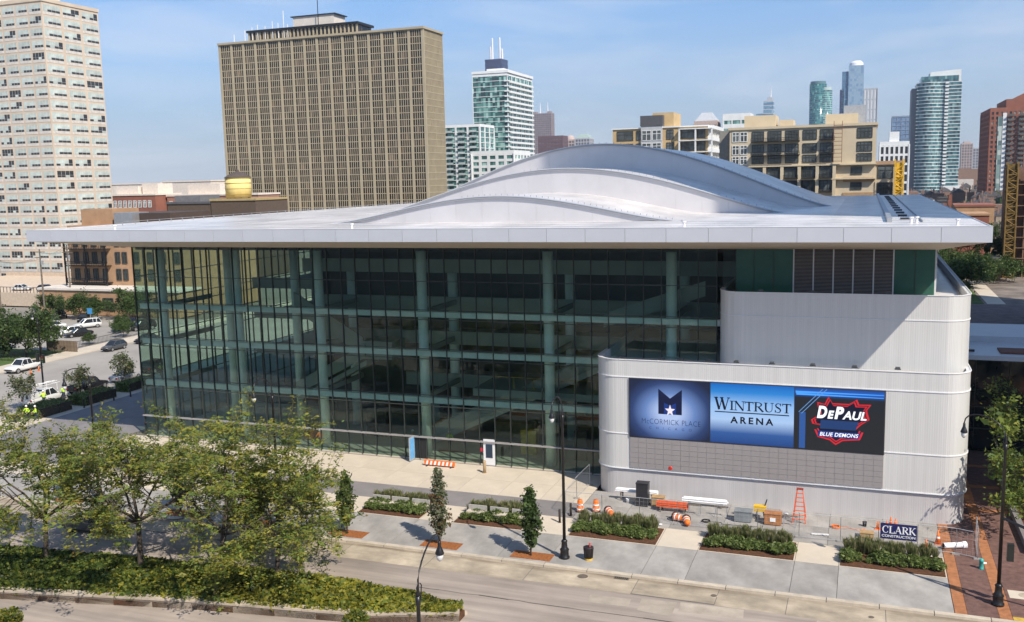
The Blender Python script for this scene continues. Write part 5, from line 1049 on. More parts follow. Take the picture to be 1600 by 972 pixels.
# ---- raised median bed with ivy, stone retaining wall
FAR = [(-70, -36.5), (-10, -31.6), (12, -29.4), (25, -27.9), (38.3, -26.9), (45, -27.5), (48.6, -28.5)]; NEAR = [(48.6, -29.3), (43, -31.3), (32, -32.8), (19, -35.3), (-10, -40.6), (-70, -51)]
struct(MB().prism(FAR+NEAR, -.28, .22).build('median_soil', M_mulch))
def strip(name, pts, off0, off1, z0, z1, mat, piece, step=2.4):
    base = None
    for a, b in zip(pts[:-1], pts[1:]):
        a, b = Vector(a), Vector(b); d = (b-a); n = max(1, int(d.length/step)); nn = Vector((-d.y, d.x)).normalized()
        for i in range(n):
            p, q = a+d*(i/n)+d.normalized()*.015, a+d*((i+1)/n)-d.normalized()*.015
            if base is None: base = tag(thing(name, *{'retaining_wall': ('low weathered stone retaining wall along the near side of the ivy bed', 'wall'), 'median_kerb': ('pale concrete kerb along the far side of the ivy bed', 'kerb')}[name]))
            MB().prism([tuple(p+nn*off0), tuple(q+nn*off0), tuple(q+nn*off1), tuple(p+nn*off1)], z0, z1).build(piece, mat, base)
    return base
w_ = strip('retaining_wall', NEAR, .0, -.42, -.2, .34, M_stone, 'stone_block'); 
for a, b in zip(NEAR[:-1], NEAR[1:]):
    a, b = Vector(a), Vector(b); d = b-a; n = max(1, int(d.length/3.2)); nn = Vector((-d.y, d.x)).normalized()
    for i in range(n):
        p, q = a+d*(i/n)+d.normalized()*.012, a+d*((i+1)/n)-d.normalized()*.012; MB().prism([tuple(p+nn*.08), tuple(q+nn*.08), tuple(q-nn*.52), tuple(p-nn*.52)], .345, .47).build('coping_stone', M_stone, w_); MB().prism([tuple(p-nn*.43), tuple(q-nn*.43), tuple(q-nn*.95), tuple(p-nn*.95)], -.2, .06).build('footing_stone', M_stone, w_)
strip('median_kerb', FAR, .02, .26, -.2, .06, M_kerb, 'kerb_stone', 3.0)
strip_l = [((-60, -53.4), (46, -35.2))]
for a, b in strip_l:
    a, b = Vector(a), Vector(b); d = b-a; nn = Vector((-d.y, d.x)).normalized()
    sheet('road_marking', [tuple(a), tuple(b), tuple(b+nn*.14), tuple(a+nn*.14)], -.142, M_yel)
    for i in range(9):
        p = a+d*(i/9)-nn*3.2; q = p+d.normalized()*2.6; sheet('road_marking', [tuple(p), tuple(q), tuple(q+nn*.15), tuple(p+nn*.15)], -.142, M_wht)
N = 62000; px_ = rng.uniform(-22, 48.4, N); fx = np.interp(px_, [p[0] for p in FAR], [p[1] for p in FAR]); nx_ = np.interp(px_, [p[0] for p in NEAR[::-1]], [p[1] for p in NEAR[::-1]]); tt = rng.random(N); py_ = nx_+(fx-nx_)*tt
hh = .22+.32*(.5+.5*np.sin(px_*1.3+np.sin(py_*1.7)*1.4)*np.cos(py_*1.9+px_*.35))*np.clip(np.minimum(tt, 1-tt)*6, .25, 1); c = np.stack([px_, py_, .24+hh*rng.random(N)**.5], 1)
LIV = [leaf_mat('ivy_green', (.13, .165, .03, 1), .4, .4), leaf_mat('ivy_yellow', (.28, .26, .035, 1), .3, .4), leaf_mat('ivy_dark', (.055, .085, .018, 1), .35, .4)]
yl = np.clip((px_-20)/30, .05, .55); rr_ = rng.random(N); mi = np.where(rr_ < yl, 1, np.where(rr_ < yl+.35, 0, 2))
o = bpy.data.objects.new('ground_cover', quads_mesh('ground_cover', leaf_quads(c, .24, .7, .35), LIV, mi)); COL.objects.link(o); tag(stuff(o), 'ivy ground cover spreading over the planted strip', 'ground cover')
for x, y, lab in ((43.5, -32.6, 'small leafy bush poking up at the bottom edge below the wall'), (23.4, -38.6, 'leafy bush at the bottom left corner')):
    t = thing('bush', lab, 'bush', (x, y, -.15)); put('foliage', shrub_mesh(.8, 1.5, 900, LIV, (3, 2, 1), .2), t); MB().tube([(x, y, -.15), (x, y, .7)], .04, 5).build('stem', M_bark, t); MB().lathe([(.5, 0), (.62, .4), (.66, .42), (.55, .43)], (x, y, -.15), 18).build('planter_tub', M_stone, t)
# low planting by the right tree
t = bed('mixed low planting with pale stones under the right edge tree', 81.9, 88, -8.5, 5, 7, group='planting by the right corner', rows=6); MB().box(81.5, 81.9, -9, 8, 0, .5).build('stone_edge', M_slate, t)
# ================================================================ street furniture
M_frost = pm('frosted_globe', (.62, .62, .60, 1), .25, var=.05)
def street_lamp(label, x, y, ang, h=10.2, arm=2.3, group='black gooseneck street lamps', z=0.0):
    """black pole with fluted base, gooseneck arm pointing along ang, bell shade and globe"""
    t = thing('street_lamp', label, 'street lamp', (x, y, z), group, ang)
    def part(name, mb, mat, par=None, sm=True): o = put(name, mb.mesh(name, mat, sm), par or t); return o
    part('base', MB().lathe([(.36, 0), (.36, .12), (.30, .18), (.29, .55), (.33, .62), (.22, .75), (.19, 1.15), (.23, 1.22), (.13, 1.35)], n=14), M_black)
    part('pole', MB().lathe([(.115, 1.3), (.085, h-.5), (.11, h-.45), (.11, h-.1)], n=12), M_black)
    part('finial', MB().lathe([(.07, h-.1), (.12, h), (.05, h+.12), (.07, h+.25), (.03, h+.34), (.01, h+.5)], n=10), M_black)
    pts = [(0, 0, h-.75), (.12, 0, h-.2)]+[(arm*(.5-.5*math.cos(R(180*i/10)))+.0, 0, h-.1+1.55*math.sin(R(12+130*i/10))) for i in range(1, 11)]
    a = part('arm', MB().tube(pts, [.038]*len(pts), 8), M_black); e = pts[-1]
    part('scroll', MB().tube([(.1, 0, h-.9), (.42, 0, h-.35), (.55, 0, h+.15), (.35, 0, h+.3)], .025, 6), M_black, a)
    part('shade', MB().lathe([(.04, .35), (.07, .28), (.08, .1), (.13, -.02), (.20, -.2), (.20, -.25)], (e[0], 0, e[2]-.35), 14), M_black, a)
    part('globe', MB().lathe([(.15, 0), (.165, -.1), (.13, -.24), (.05, -.33)], (e[0], 0, e[2]-.61), 14), M_frost, a)
    return t
street_lamp('tall black street lamp standing beside the litter bin', 51.85, -18.6, R(-90)); street_lamp('black street lamp rising through the honey locusts, second from the left', 28.9, -18.6, R(-90)); street_lamp('black street lamp behind the leftmost honey locusts', 11.3, -18.6, R(-90), arm=2.6)
street_lamp('near black street lamp with lamp head over the road at the bottom', 53.9, -45.2, R(100), h=9.35, arm=3.6, z=-.15)
M_sig = pm('signal_housing', (.02, .022, .02, 1), .5)
def signal_head(par, x, y, z, ang=0.0):
    o = put('signal_head', MB().box(-.18, .18, -.14, .14, 0, 1.05).mesh('signal_head', M_sig), par, (x, y, z), rz=ang)
    for i, c in enumerate(((.25, .02, .02, 1), (.22, .14, .02, 1), (.02, .14, .06, 1))): put('lens', MB().lathe([(.12, 0), (.11, .03)], n=12).mesh('lens', pm('signal_lens_%s' % 'abc'[i], c, .3)), o, (0, -.145, .82-.33*i), rx=R(90))
    return o
L1 = street_lamp('black signal and lamp pole at the right corner of the brick paving', 78.7, -17.85, R(160), h=10.0)
MB().tube([(78.75, -17.85, 5.4), (80.5, -18.6, 4.9), (84, -20.2, 4.6)], .09, 8).build('signal_arm', M_black, None).parent = None
o = [q for q in bpy.data.objects if q.name.startswith('signal_arm')][-1]; o.parent = L1; o.matrix_parent_inverse = Matrix.LocRotScale(Vector((78.7, -17.85, 0)), Matrix.Rotation(R(160), 3, 'Z').to_quaternion(), None).inverted()
def loc_to(px, py, cx, cy, a): dx, dy = px-cx, py-cy; return dx*math.cos(-a)-dy*math.sin(-a), dx*math.sin(-a)+dy*math.cos(-a)
for wx_, wy_, z in ((79.2, -18.05, 2.9), (81.2, -18.9, 3.7)):
    lx, ly = loc_to(wx_, wy_, 78.7, -17.85, R(160)); signal_head(L1, lx, ly, z, R(20))
L2_ = street_lamp('black lamp and signal pole on the far side street corner by the service truck', -24.3, 9.9, R(150), h=10.0)
for a, z in ((R(40), 4.9), (R(200), 4.8)): signal_head(L2_, .45*math.cos(a), .45*math.sin(a), z, a)
def simple_pole(label, x, y, h):
    t = thing('utility_pole', label, 'utility pole', (x, y, 0), 'wooden utility poles'); MB().tube([(x, y, 0), (x, y, h)], [.2, .13], 8).build('pole', M_bark2, t)
    for z in (h-.6, h-1.7): MB().box(x-1.3, x+1.3, y-.06, y+.06, z, z+.14).build('crossarm', M_bark2, t)
    MB().lathe([(.26, 0), (.26, .8)], (x+.4, y, h-3), 10).build('transformer', M_steel, t); return t
for x, y, h, lab in ((-80.5, 64.2, 14.5, 'wooden utility pole nearest the annexe trees'), (-86, 76.5, 14.5, 'wooden utility pole against the tan loft wall'), (-94, 66, 12.5, 'wooden utility pole at the far left in front of the deck')): simple_pole(lab, x, y, h)
mb = MB()
for a, b in (((-80.5, 64.2, 13.9), (-86, 76.5, 13.9)), ((-80.5, 64.2, 12.9), (-94, 66, 12)), ((-94, 66, 11.9), (-130, 60, 12))):
    for o_ in (-.9, 0, .9):
        p, q = Vector(a)+Vector((o_, 0, 0)), Vector(b)+Vector((o_, 0, 0)); mb.tube([p.lerp(q, k/6)+Vector((0, 0, -.8*math.sin(math.pi*k/6))) for k in range(7)], .02, 4)
tag(stuff(mb.build('overhead_wires', M_black)), 'sagging overhead wires between the wooden poles', 'wires')
# bollards, bin, benches
def bollard(label, x, y, m=M_black, h=1.05, r=.09): t = thing('bollard', label, 'bollard', (x, y, 0), 'bollards around the plaza'); MB().lathe([(r, 0), (r, h-.05), (r*.8, h)], (x, y, 0), 12).build('post', m, t, True); MB().lathe([(r*1.25, 0), (r*1.25, .06)], (x, y, 0), 12).build('foot', m, t); return t
M_bron = pm('bronze_post', (.06, .05, .045, 1), .5, .3)
for x, y, lab in ((39.3, -13.3, 'dark bollard beside the left bench bed'), (48.3, -13.6, 'dark bollard right of the second bench bed'), (49.5, -12.2, 'dark bollard closer to the tall lamp, second of three'), (49.9, -10.6, 'dark bollard nearest the wire fence corner'), (-15.8, 12.4, 'bollard at the side plaza nearest the middle hedge'), (-15.2, 14.6, 'second bollard at the side plaza'), (-14.6, 16.8, 'third bollard at the side plaza by the glass corner'), (-16.4, 8.2, 'bollard between the two left hedges')): bollard(lab, x, y, M_bron)
bollard('thick tan concrete bollard in front of the white door', 39.4, -2.3, pm('tan_concrete', (.42, .30, .17, 1), .85), 1.15, .14)
t = thing('litter_bin', 'black round litter bin with yellow base band on the pavement', 'litter bin', (53.5, -18.4, 0))
MB().lathe([(.27, .12), (.34, .85), (.36, .9), (.30, .92)], (53.5, -18.4, 0), 16).build('body', pm('bin_black', (.03, .022, .026, 1), .5), t, True); MB().lathe([(.29, .0), (.29, .14)], (53.5, -18.4, 0), 16).build('base_band', M_yel, t)
for k in range(10): a = k*.628; MB().tube([(53.5+.285*math.cos(a), -18.4+.285*math.sin(a), .14), (53.5+.36*math.cos(a), -18.4+.36*math.sin(a), .88)], .015, 4).build('slat', M_black, t)
MB().lathe([(.05, 0), (.08, .3)], (53.6, -18.4, .9), 8).build('paper_cup', pm('red_cup', (.6, .12, .1, 1), .6), t)
for x, lab in ((33.8, 'pale concrete bench block, leftmost in the left bed'), (35.5, 'pale concrete bench block, middle of the left bed'), (37.3, 'pale concrete bench block, right end of the left bed'), (42.2, 'pale concrete bench block, leftmost in the second bed'), (44.0, 'pale concrete bench block, middle of the second bed'), (45.8, 'pale concrete bench block, right end of the second bed')):
    t = thing('bench', lab, 'bench', (x+.7, -12.9, 0), 'concrete bench blocks'); MB().box(x, x+1.5, -13.2, -12.65, .38, .5).build('seat', M_light, t); MB().box(x+.05, x+1.45, -13.12, -12.75, 0, .37).build('plinth', M_slab, t); MB().box(x, x+1.5, -12.62, -12.5, .1, .85).build('backrest', pm('bench_back', (.42, .40, .37, 1), .8), t)
# ---- builder's fence and sign
M_wire = pm('fence_wire', (.50, .51, .52, 1), .5, .5)
def fence_panel(label, a, b, h=1.85):
    t = thing('fence_panel', label, 'fence', (a[0], a[1], 0), 'temporary wire fence panels'); A0, B0 = Vector((a[0], a[1], 0)), Vector((b[0], b[1], 0)); U = Vector((0, 0, 1))
    for p in (A0, B0): MB().tube([p+U*.03, p+U*h], .024, 6).build('post', M_wire, t)
    for z in (.12, h): MB().tube([A0+U*z, B0+U*z], .02, 6).build('rail', M_wire, t)
    mb = MB(); d = B0-A0; n = int(d.length/.3)
    for i in range(1, n): p = A0+d*i/n; mb.tube([p+U*.12, p+U*h], .004, 3, cap=False)
    for i in range(1, 6): z = .12+(h-.12)*i/6; mb.tube([A0+U*z, B0+U*z], .004, 3, cap=False)
    stuff(mb.build('wire_mesh', M_wire, t))
    for p in (A0,): MB().box(p.x-.25, p.x+.25, p.y-.1, p.y+.1, 0, .09).build('foot', M_slab, t)
FP = [(49.3, -3.0), (49.2, -6.6), (49.4, -10.4), (52.3, -10.3), (55.2, -10.2), (58.1, -10.2), (61, -10.2), (63.9, -10.2), (66.8, -10.2), (69.6, -10.2), (72.1, -10.2), (74.6, -10.2), (77.0, -10.3), (78.3, -10.8), (78.5, -7.4)]
names = ['wire fence panel nearest the glass wall', 'wire fence panel running out from the glass wall', 'wire fence panel behind the orange barrels', 'wire fence panel in front of the black cabinet', 'wire fence panel in front of the red bundle', 'wire fence panel in front of the fallen barrels', 'wire fence panel in front of the grey tool box', 'wire fence panel in front of the wooden crate', 'wire fence panel in front of the orange ladder', 'wire fence panel left of the blue builder sign', 'wire fence panel carrying the blue builder sign', 'wire fence panel in front of the traffic cones', 'wire fence panel at the brick paving corner', 'wire fence panel turning back along the podium corner']
for (a, b), n in zip(zip(FP[:-1], FP[1:]), names): fence_panel(n, a, b)
t = thing('builder_sign', 'dark blue builder sign lettered in white on the wire fence', 'sign', (73.35, -10.27, .6))
MB().box(72.2, 74.55, -10.30, -10.26, .62, 1.74).build('board', pm('sign_blue', (.018, .02, .10, 1), .45, var=.05), t)
M_sw = pm('sign_white', (.8, .8, .8, 1), .5, var=0); mb = MB(); x = 72.3
for ch, w_ in (('C', .44), ('L', .38), ('A', .44), ('R', .42), ('K', .44)): serif(mb, ch, x, 1.05, w_, .52, -10.306); x += w_+.01
stuff(mb.build('lettering', M_sw, t)); text_mesh('CONSTRUCTION', 72.3, 74.45, .76, .94, -10.306, M_sw, 'lettering', t, bold=.02)
# ---- construction clutter on the apron
def barrel(label, x, y, rz=0, lying=False):
    t = thing('traffic_barrel', label, 'barrel', (x, y, .3 if lying else 0), 'orange traffic barrels', rz); prof_ = [(.30, .0), (.29, .12), (.28, .13), (.27, .3), (.26, .31), (.25, .48), (.24, .49), (.235, .66), (.22, .67), (.21, .85), (.19, .95)]
    o = put('drum', MB().lathe(prof_, n=16).mesh('drum', M_org, True), t); s1 = []
    for z, r in ((.15, .287), (.5, .252)): s1.append(put('stripe', MB().lathe([(r, z), (r-.012, z+.13)], n=16).mesh('stripe', M_sw, True), t))
    s1.append(put('foot_ring', MB().lathe([(.36, 0), (.36, .08), (.30, .1)], n=16).mesh('foot_ring', M_rubber), t)); 
    if lying: t.rotation_euler = (R(90), 0, rz)
    return t
barrel('orange barrel standing at the left in the wire fence corner', 50.3, -9.4); barrel('striped orange barrel standing second in the wire fence corner', 51.5, -9.1); barrel('orange barrel tipped beside the striped one', 52.5, -9.3, .6, True); barrel('orange barrel lying on its side in front of the red bundle', 57.6, -9.2, 1.2, True); barrel('orange barrel lying with its open end to the road', 58.6, -9.5, .3, True)
def cone(label, x, y, h=.75, z=0.0): t = thing('traffic_cone', label, 'traffic cone', (x, y, z), 'orange traffic cones'); MB().lathe([(.15*h/.75, .03), (.04, h)], (x, y, z), 12).build('cone', M_org, t, True); MB().box(x-.2, x+.2, y-.2, y+.2, z, z+.035).build('base', M_org, t); MB().lathe([(.105*h/.75, h*.42), (.075*h/.75, h*.62)], (x, y, z), 12).build('collar', M_sw, t)
for x, y, h, lab in ((73.3, -6.8, .9, 'tall orange cone third behind the blue builder sign'), (72.7, -6.9, .75, 'orange cone second behind the blue builder sign'), (72.1, -6.8, .6, 'short orange cone first behind the blue builder sign'), (76.0, -8.6, 1.0, 'tall orange cone inside the fence corner'), (75.2, -9.3, .5, 'small orange cone beside the white pipe'), (63.0, -7.6, .5, 'small orange cone between tool box and crate'), (73.0, -6.2, .8, 'orange cone touching the podium behind the sign')): cone(lab, x, y, h)
for x, y, lab in ((-43.0, 25.6, 'cone at the rear of the white pickup'), (-42.2, 23.4, 'cone at the front wheel of the white pickup')): cone(lab+' in the street', x+1.2, y, .7, -.15)
t = thing('step_ladder', 'tall orange step ladder standing by the podium', 'ladder', (66.6, -6.6, 0)); M_lad = pm('ladder_orange', (.72, .11, .03, 1), .5)
TOP = Vector((66.6, -6.6, 2.45))
for sx in (-1, 1):
    MB().tube([(66.6+sx*.48, -7.3, 0), (66.6+sx*.2, -6.66, 2.45)], .035, 5).build('front_rail', M_lad, t); MB().tube([(66.6+sx*.44, -5.9, 0), (66.6+sx*.18, -6.54, 2.45)], .03, 5).build('rear_rail', M_lad, t)
for k in range(1, 8): f_ = k/8; MB().box(66.6-(.48-.28*f_), 66.6+(.48-.28*f_), -7.3+.64*f_-.05, -7.3+.64*f_+.05, 2.45*f_-.02, 2.45*f_+.02).build('step', M_lad, t)
MB().box(66.36, 66.84, -6.75, -6.45, 2.42, 2.5).build('top_cap', pm('cap_red', (.3, .04, .02, 1), .5), t)
def crate(label, name, x, y, w_, d, h, m, cat, lid=None, z=0.0, legs=False):
    t = thing(name, label, cat, (x+w_/2, y+d/2, z)); MB().box(x, x+w_, y, y+d, z+.06, z+h).build('body', m, t); MB().box(x-.03, x+w_+.03, y-.03, y+d+.03, z+h, z+h+.06).build('lid', lid or m, t)
    for k in (0.1, w_-.2): MB().box(x+k, x+k+.1, y+.05, y+d-.05, z, z+.06).build('skid', M_bark2, t)
    return t
crate('tall black cabinet standing among the builders materials', 'site_cabinet', 54.2, -7.0, .95, .7, 1.85, M_blk, 'cabinet'); crate('grey steel tool box behind the wire fence', 'tool_box', 62.0, -8.3, 1.25, .8, .8, pm('tool_grey', (.24, .26, .27, 1), .5, .2), 'tool box')
c_ = crate('orange brown wooden crate with a white notice', 'wooden_crate', 64.2, -8.3, 1.2, .9, .85, pm('crate_wood', (.38, .16, .06, 1), .75, var=.2, scale=3), 'crate'); MB().box(64.6, 65.0, -8.335, -8.3, .3, .6).build('notice', M_sw, c_)
crate('low tan plywood box next to the black cabinet', 'plywood_box', 55.4, -6.8, .95, .7, .75, M_ply, 'crate'); crate('plywood sheet box by the fence under the sign', 'plywood_box', 70.9, -9.0, .9, .6, .35, M_ply, 'crate')
def bundle(label, name, x, y, ln, n, rows, r, m, z=0.35, group=None):
    t = thing(name, label, 'pipes', (x+ln/2, y, 0), group)
    for j in range(rows):
        for i in range(n): MB().tube([(x+random.uniform(0, .15), y+i*2.05*r, z+r+j*2*r), (x+ln-random.uniform(0, .2), y+i*2.05*r, z+r+j*2*r)], r, 8).build('pipe', m, t)
    for q in (.15, .85): MB().box(x+ln*q-.06, x+ln*q+.06, y-.2, y+n*2.05*r+.1, z-.09, z).build('bearer', M_bark2, t); [MB().box(x+ln*q-.05, x+ln*q+.05, y+k, y+k+.07, 0, z-.09).build('leg', M_bark2, t) for k in (-.15, n*2.05*r)]
bundle('white plastic pipes stacked behind the black cabinet', 'pipe_stack', 52.2, -5.9, 3.6, 4, 2, .06, M_sw, .7); bundle('red scaffold frames bundled on trestles', 'pipe_stack', 55.9, -7.6, 2.6, 4, 3, .07, pm('scaffold_red', (.62, .10, .03, 1), .5, var=.2, rand=.15), .35); bundle('white gutter lengths stacked against the podium', 'pipe_stack', 57.6, -5.6, 3.6, 3, 2, .08, M_sw, .3)
for x, y, lab in ((58.9, -7.6, 'folding sawhorse right of the red bundle'), (60.9, -7.4, 'folding sawhorse left of the grey tool box'), (66.0, -8.0, 'folding sawhorse beside the orange ladder')):
    t = thing('sawhorse', lab, 'sawhorse', (x, y, 0), 'folding sawhorses'); MB().box(x-.55, x+.55, y-.05, y+.05, .72, .82).build('beam', M_bark2, t)
    for sx in (-.45, .45):
        for sy in (-.3, .3): MB().tube([(x+sx, y+sy, 0), (x+sx*.9, y, .74)], .025, 5).build('leg', M_steel, t)
t = thing('pipe_threader', 'small yellow and black pipe machine on a stand', 'machine', (63.7, -7.0, 0)); MB().box(63.3, 64.2, -7.2, -6.7, .6, 1.0).build('body', M_hy, t); MB().lathe([(.28, 0), (.28, .12)], (0, 0, 0), 14).build('wheel', M_blk, t); bpy.data.objects['wheel'].location = (.1, 0, 1.35) if 'wheel' in bpy.data.objects else (0, 0, 0)
for sx in (-.35, .35): MB().tube([(63.75+sx, -7.2, 0), (63.75+sx*.6, -6.95, .62)], .03, 5).build('leg', M_blk, t); MB().tube([(63.75+sx, -6.7, 0), (63.75+sx*.6, -6.95, .62)], .03, 5).build('leg', M_blk, t)
MB().tube([(64.1, -6.9, 1.0), (64.25, -6.9, 1.5)], .05, 6).build('handle', M_blk, t)
t = thing('pipe', 'thick white drain pipe lying inside the fence corner', 'pipe', (77, -9.2, 0)); MB().tube([(76.3, -9.5, .24), (77.5, -9.0, .24)], .2, 14).build('barrel', M_sw, t); MB().tube([(77.5, -9.0, .24), (77.75, -8.9, .24)], .25, 14).build('socket', M_sw, t); MB().tube([(76.28, -9.51, .24), (76.27, -9.514, .24)], .17, 14).build('bore', M_dark, t)
t = thing('fire_hydrant', 'teal and white hydrant on the brick paving', 'hydrant', (78.35, -12.4, 0)); MB().lathe([(.16, 0), (.14, .05), (.13, .5), (.16, .52), (.12, .66), (.03, .72)], (78.35, -12.4, 0), 12).build('body', pm('hydrant_teal', (.05, .38, .34, 1), .4), t, True); MB().tube([(78.35, -12.4, .4), (78.65, -12.35, .4)], .07, 8).build('outlet', M_sw, t)
t = thing('water_barrier', 'orange and white barrier board lying by the blue door', 'barrier', (34.6, -1.4, 0))
MB().box(33.2, 36.2, -1.75, -1.55, .12, .55).build('board', M_org, t)
for k in range(7): MB().add([(33.35+.4*k, -1.765, .14), (33.55+.4*k, -1.765, .14), (33.66+.4*k, -1.765, .52), (33.46+.4*k, -1.765, .52)], [(0, 1, 2, 3)]).build('stripe', M_sw, t)
for x in (33.5, 35.9): MB().box(x-.05, x+.05, -1.95, -1.2, 0, .12).build('foot', M_blk, t)
# small site litter
def bucket(label, x, y, m): t = thing('bucket', label, 'bucket', (x, y, 0), 'site buckets'); MB().lathe([(.13, 0), (.16, .34), (.17, .36), (.15, .36)], (x, y, 0), 14).build('tub', m, t, True); MB().tube([(x-.16, y, .34), (x, y-.16, .28), (x+.16, y, .34)], .008, 4).build('handle', M_steel, t)
bucket('white bucket near the orange ladder foot', 65.6, -6.3, M_sw); bucket('blue grey bucket beside the pipe machine', 62.0, -6.6, pm('bucket_blue', (.12, .25, .35, 1), .5)); bucket('white bucket behind the black cabinet', 53.4, -6.4, M_sw); bucket('dark bucket behind the builder sign', 71.2, -6.5, M_blk)
for x, y, lab, m in ((60.0, -8.9, 'coil of black cable on the apron in front of the gutter lengths', M_rubber), (69.2, -7.4, 'coil of orange cable left of the builder sign', M_org)):
    t = thing('cable_coil', lab, 'cable', (x, y, 0), 'cable coils'); MB().tube([(x+(.3+.02*math.sin(k*1.7))*math.cos(k*.35), y+(.3+.02*math.cos(k*2.1))*math.sin(k*.35), .03+.0022*k) for k in range(54)], .022, 5).build('loops', m, t); MB().tube([(x+.3, y, .02), (x+.8, y+.2, .02), (x+1.5, y-.1, .02), (x+2.1, y+.3, .02)], .02, 5).build('tail', m, t)
for x, y, l, a, lab in ((61.2, -9.0, 2.6, .05, 'long grey plank lying by the tool box'), (57.0, -8.6, 1.6, -.2, 'short grey plank beside the fallen barrels'), (67.6, -9.3, 1.2, .1, 'white plank on the apron near the middle bed'), (56.0, -10.6, 1.0, .05, 'white offcut board at the edge of the first bed')):
    t = thing('plank', lab, 'plank', (x, y, 0), 'loose planks'); d_ = Vector((math.cos(a), math.sin(a), 0)); n_ = Vector((-math.sin(a), math.cos(a), 0))*.12; p0 = Vector((x, y, 0)); q0 = p0+d_*l; m_ = M_sw if 'white' in lab else M_slab
    MB().prism([tuple((p0-n_)[:2]), tuple((q0-n_)[:2]), tuple((q0+n_)[:2]), tuple((p0+n_)[:2])], .05, .09).build('board', m_, t)
    for f_ in (.15, .85): c_ = p0+d_*l*f_; MB().box(c_.x-.04, c_.x+.04, c_.y-.14, c_.y+.14, 0, .05).build('batten', M_bark2, t)
for x, y, lab in ((86, 62, 'orange barrier on the shaded plaza nearest the link roof'), (84, 78, 'orange barrier in the middle of the shaded plaza'), (88.5, 80, 'orange barrier at the right of the shaded plaza'), (82.5, 92, 'orange barrier far back on the shaded plaza')):
    t = thing('plaza_barrier', lab, 'barrier', (x, y, 0), 'barriers on the plaza'); MB().box(x-1, x+1, y-.1, y+.1, .25, .95).build('board', M_org, t)
    for s_ in (-.8, .8): MB().box(x+s_-.06, x+s_+.06, y-.35, y+.35, 0, .25).build('foot', M_blk, t)
# ================================================================ parking lot
lot = struct(MB().box(-96, -50.2, 39.2, 74.6, -.28, -.05).build('car_park', M_asph2)); struct(MB().box(-50.1, -46, 22, 420, -.28, 0).build('far_pavement', M_light)); struct(MB().box(-110, -50.2, 22, 39.1, -.28, -.02).build('verge', M_grass)); struct(MB().box(-110, -46.05, 20.5, 21.95, -.28, 0).build('far_pavement', M_light))
for k in range(9): sheet('bay_marking', [(-58-3*k, 48), (-57.88-3*k, 48), (-57.88-3*k, 53), (-58-3*k, 53)], -.045, M_wht)
t = thing('board_fence', 'weathered brown board fence at the car park corner', 'fence', (-51, 39, 0)); M_brd = pm('weathered_board', (.20, .15, .11, 1), .9, var=.25, scale=2, rand=.15)
me = MB().box(0, .19, -.03, .03, 0, 1.75).mesh('board', M_brd)
for i in range(32): put('board', me, t, (-3+.2*i, -.1, random.uniform(0, .04)))
MB().box(-54.2, -47.6, 39.0, 39.08, .4, .5).build('rail', M_brd, t); MB().box(-54.2, -47.6, 39.0, 39.08, 1.4, 1.5).build('rail', M_brd, t)
t = thing('iron_fence', 'black iron fence along the car park pavement', 'fence', (-50.4, 48, 0)); mb = MB()
for i in range(60): mb.box(-50.42, -50.38, 39.5+.3*i, 39.53+.3*i, 0, 1.15)
stuff(mb.build('pickets', M_black, t)); MB().box(-50.43, -50.37, 39.4, 57.6, 1.1, 1.15).build('rail', M_black, t); MB().box(-50.43, -50.37, 39.4, 57.6, .15, .2).build('rail', M_black, t)
t = thing('iron_fence', 'black iron fence behind the white pickup', 'fence', (-58, 30.5, 0)); mb = MB()
for i in range(60): mb.box(-68+.3*i, -67.97+.3*i, 29.98, 30.02, 0, 1.5)
stuff(mb.build('pickets', M_black, t)); MB().box(-68, -50.2, 29.97, 30.03, 1.4, 1.46).build('rail', M_black, t)
t = thing('parking_sign', 'blue parking sign on a thin post', 'sign', (-66.5, 61.5, 0)); MB().tube([(-66.5, 61.5, 0), (-66.5, 61.5, 3.6)], .05, 6).build('post', M_steel, t); MB().box(-67.1, -65.9, 61.4, 61.45, 2.5, 3.6).build('plate', pm('sign_sky_blue', (.05, .25, .5, 1), .5), t)
# ================================================================ vehicles
G_CAR = pm('car_glass', (.018, .022, .026, 1), .06, var=0, spec=.7); M_rim = pm('wheel_rim', (.45, .45, .46, 1), .35, .7, var=0); M_hl = pm('head_lamp', (.75, .75, .72, 1), .15, var=0); M_tl = pm('tail_lamp', (.35, .02, .015, 1), .3, var=0)
def paint(name, c, r=.25): return pm('paint_'+name, c, r, .1, var=.03, spec=.6)
def loft(mb, secs, m=0):
    """closed hull through cross sections along x: secs = [(x, [(y,z),...])] half outline mirrored"""
    n = len(secs[0][1]); rows = []
    for x, h in secs: rows.append([(x, y, z) for y, z in h]+[(x, -y, z) for y, z in reversed(h)])
    o = len(mb.v); k = 2*n
    for r in rows: mb.v += r
    for i in range(len(rows)-1):
        for j in range(k): a = o+i*k+j; b = o+i*k+(j+1) % k; mb.f.append((a, b, b+k, a+k)); mb.m.append(m)
    mb.f.append(tuple(o+j for j in range(k))); mb.f.append(tuple(o+(len(rows)-1)*k+j for j in range(k))[::-1]); mb.m += [m, m]
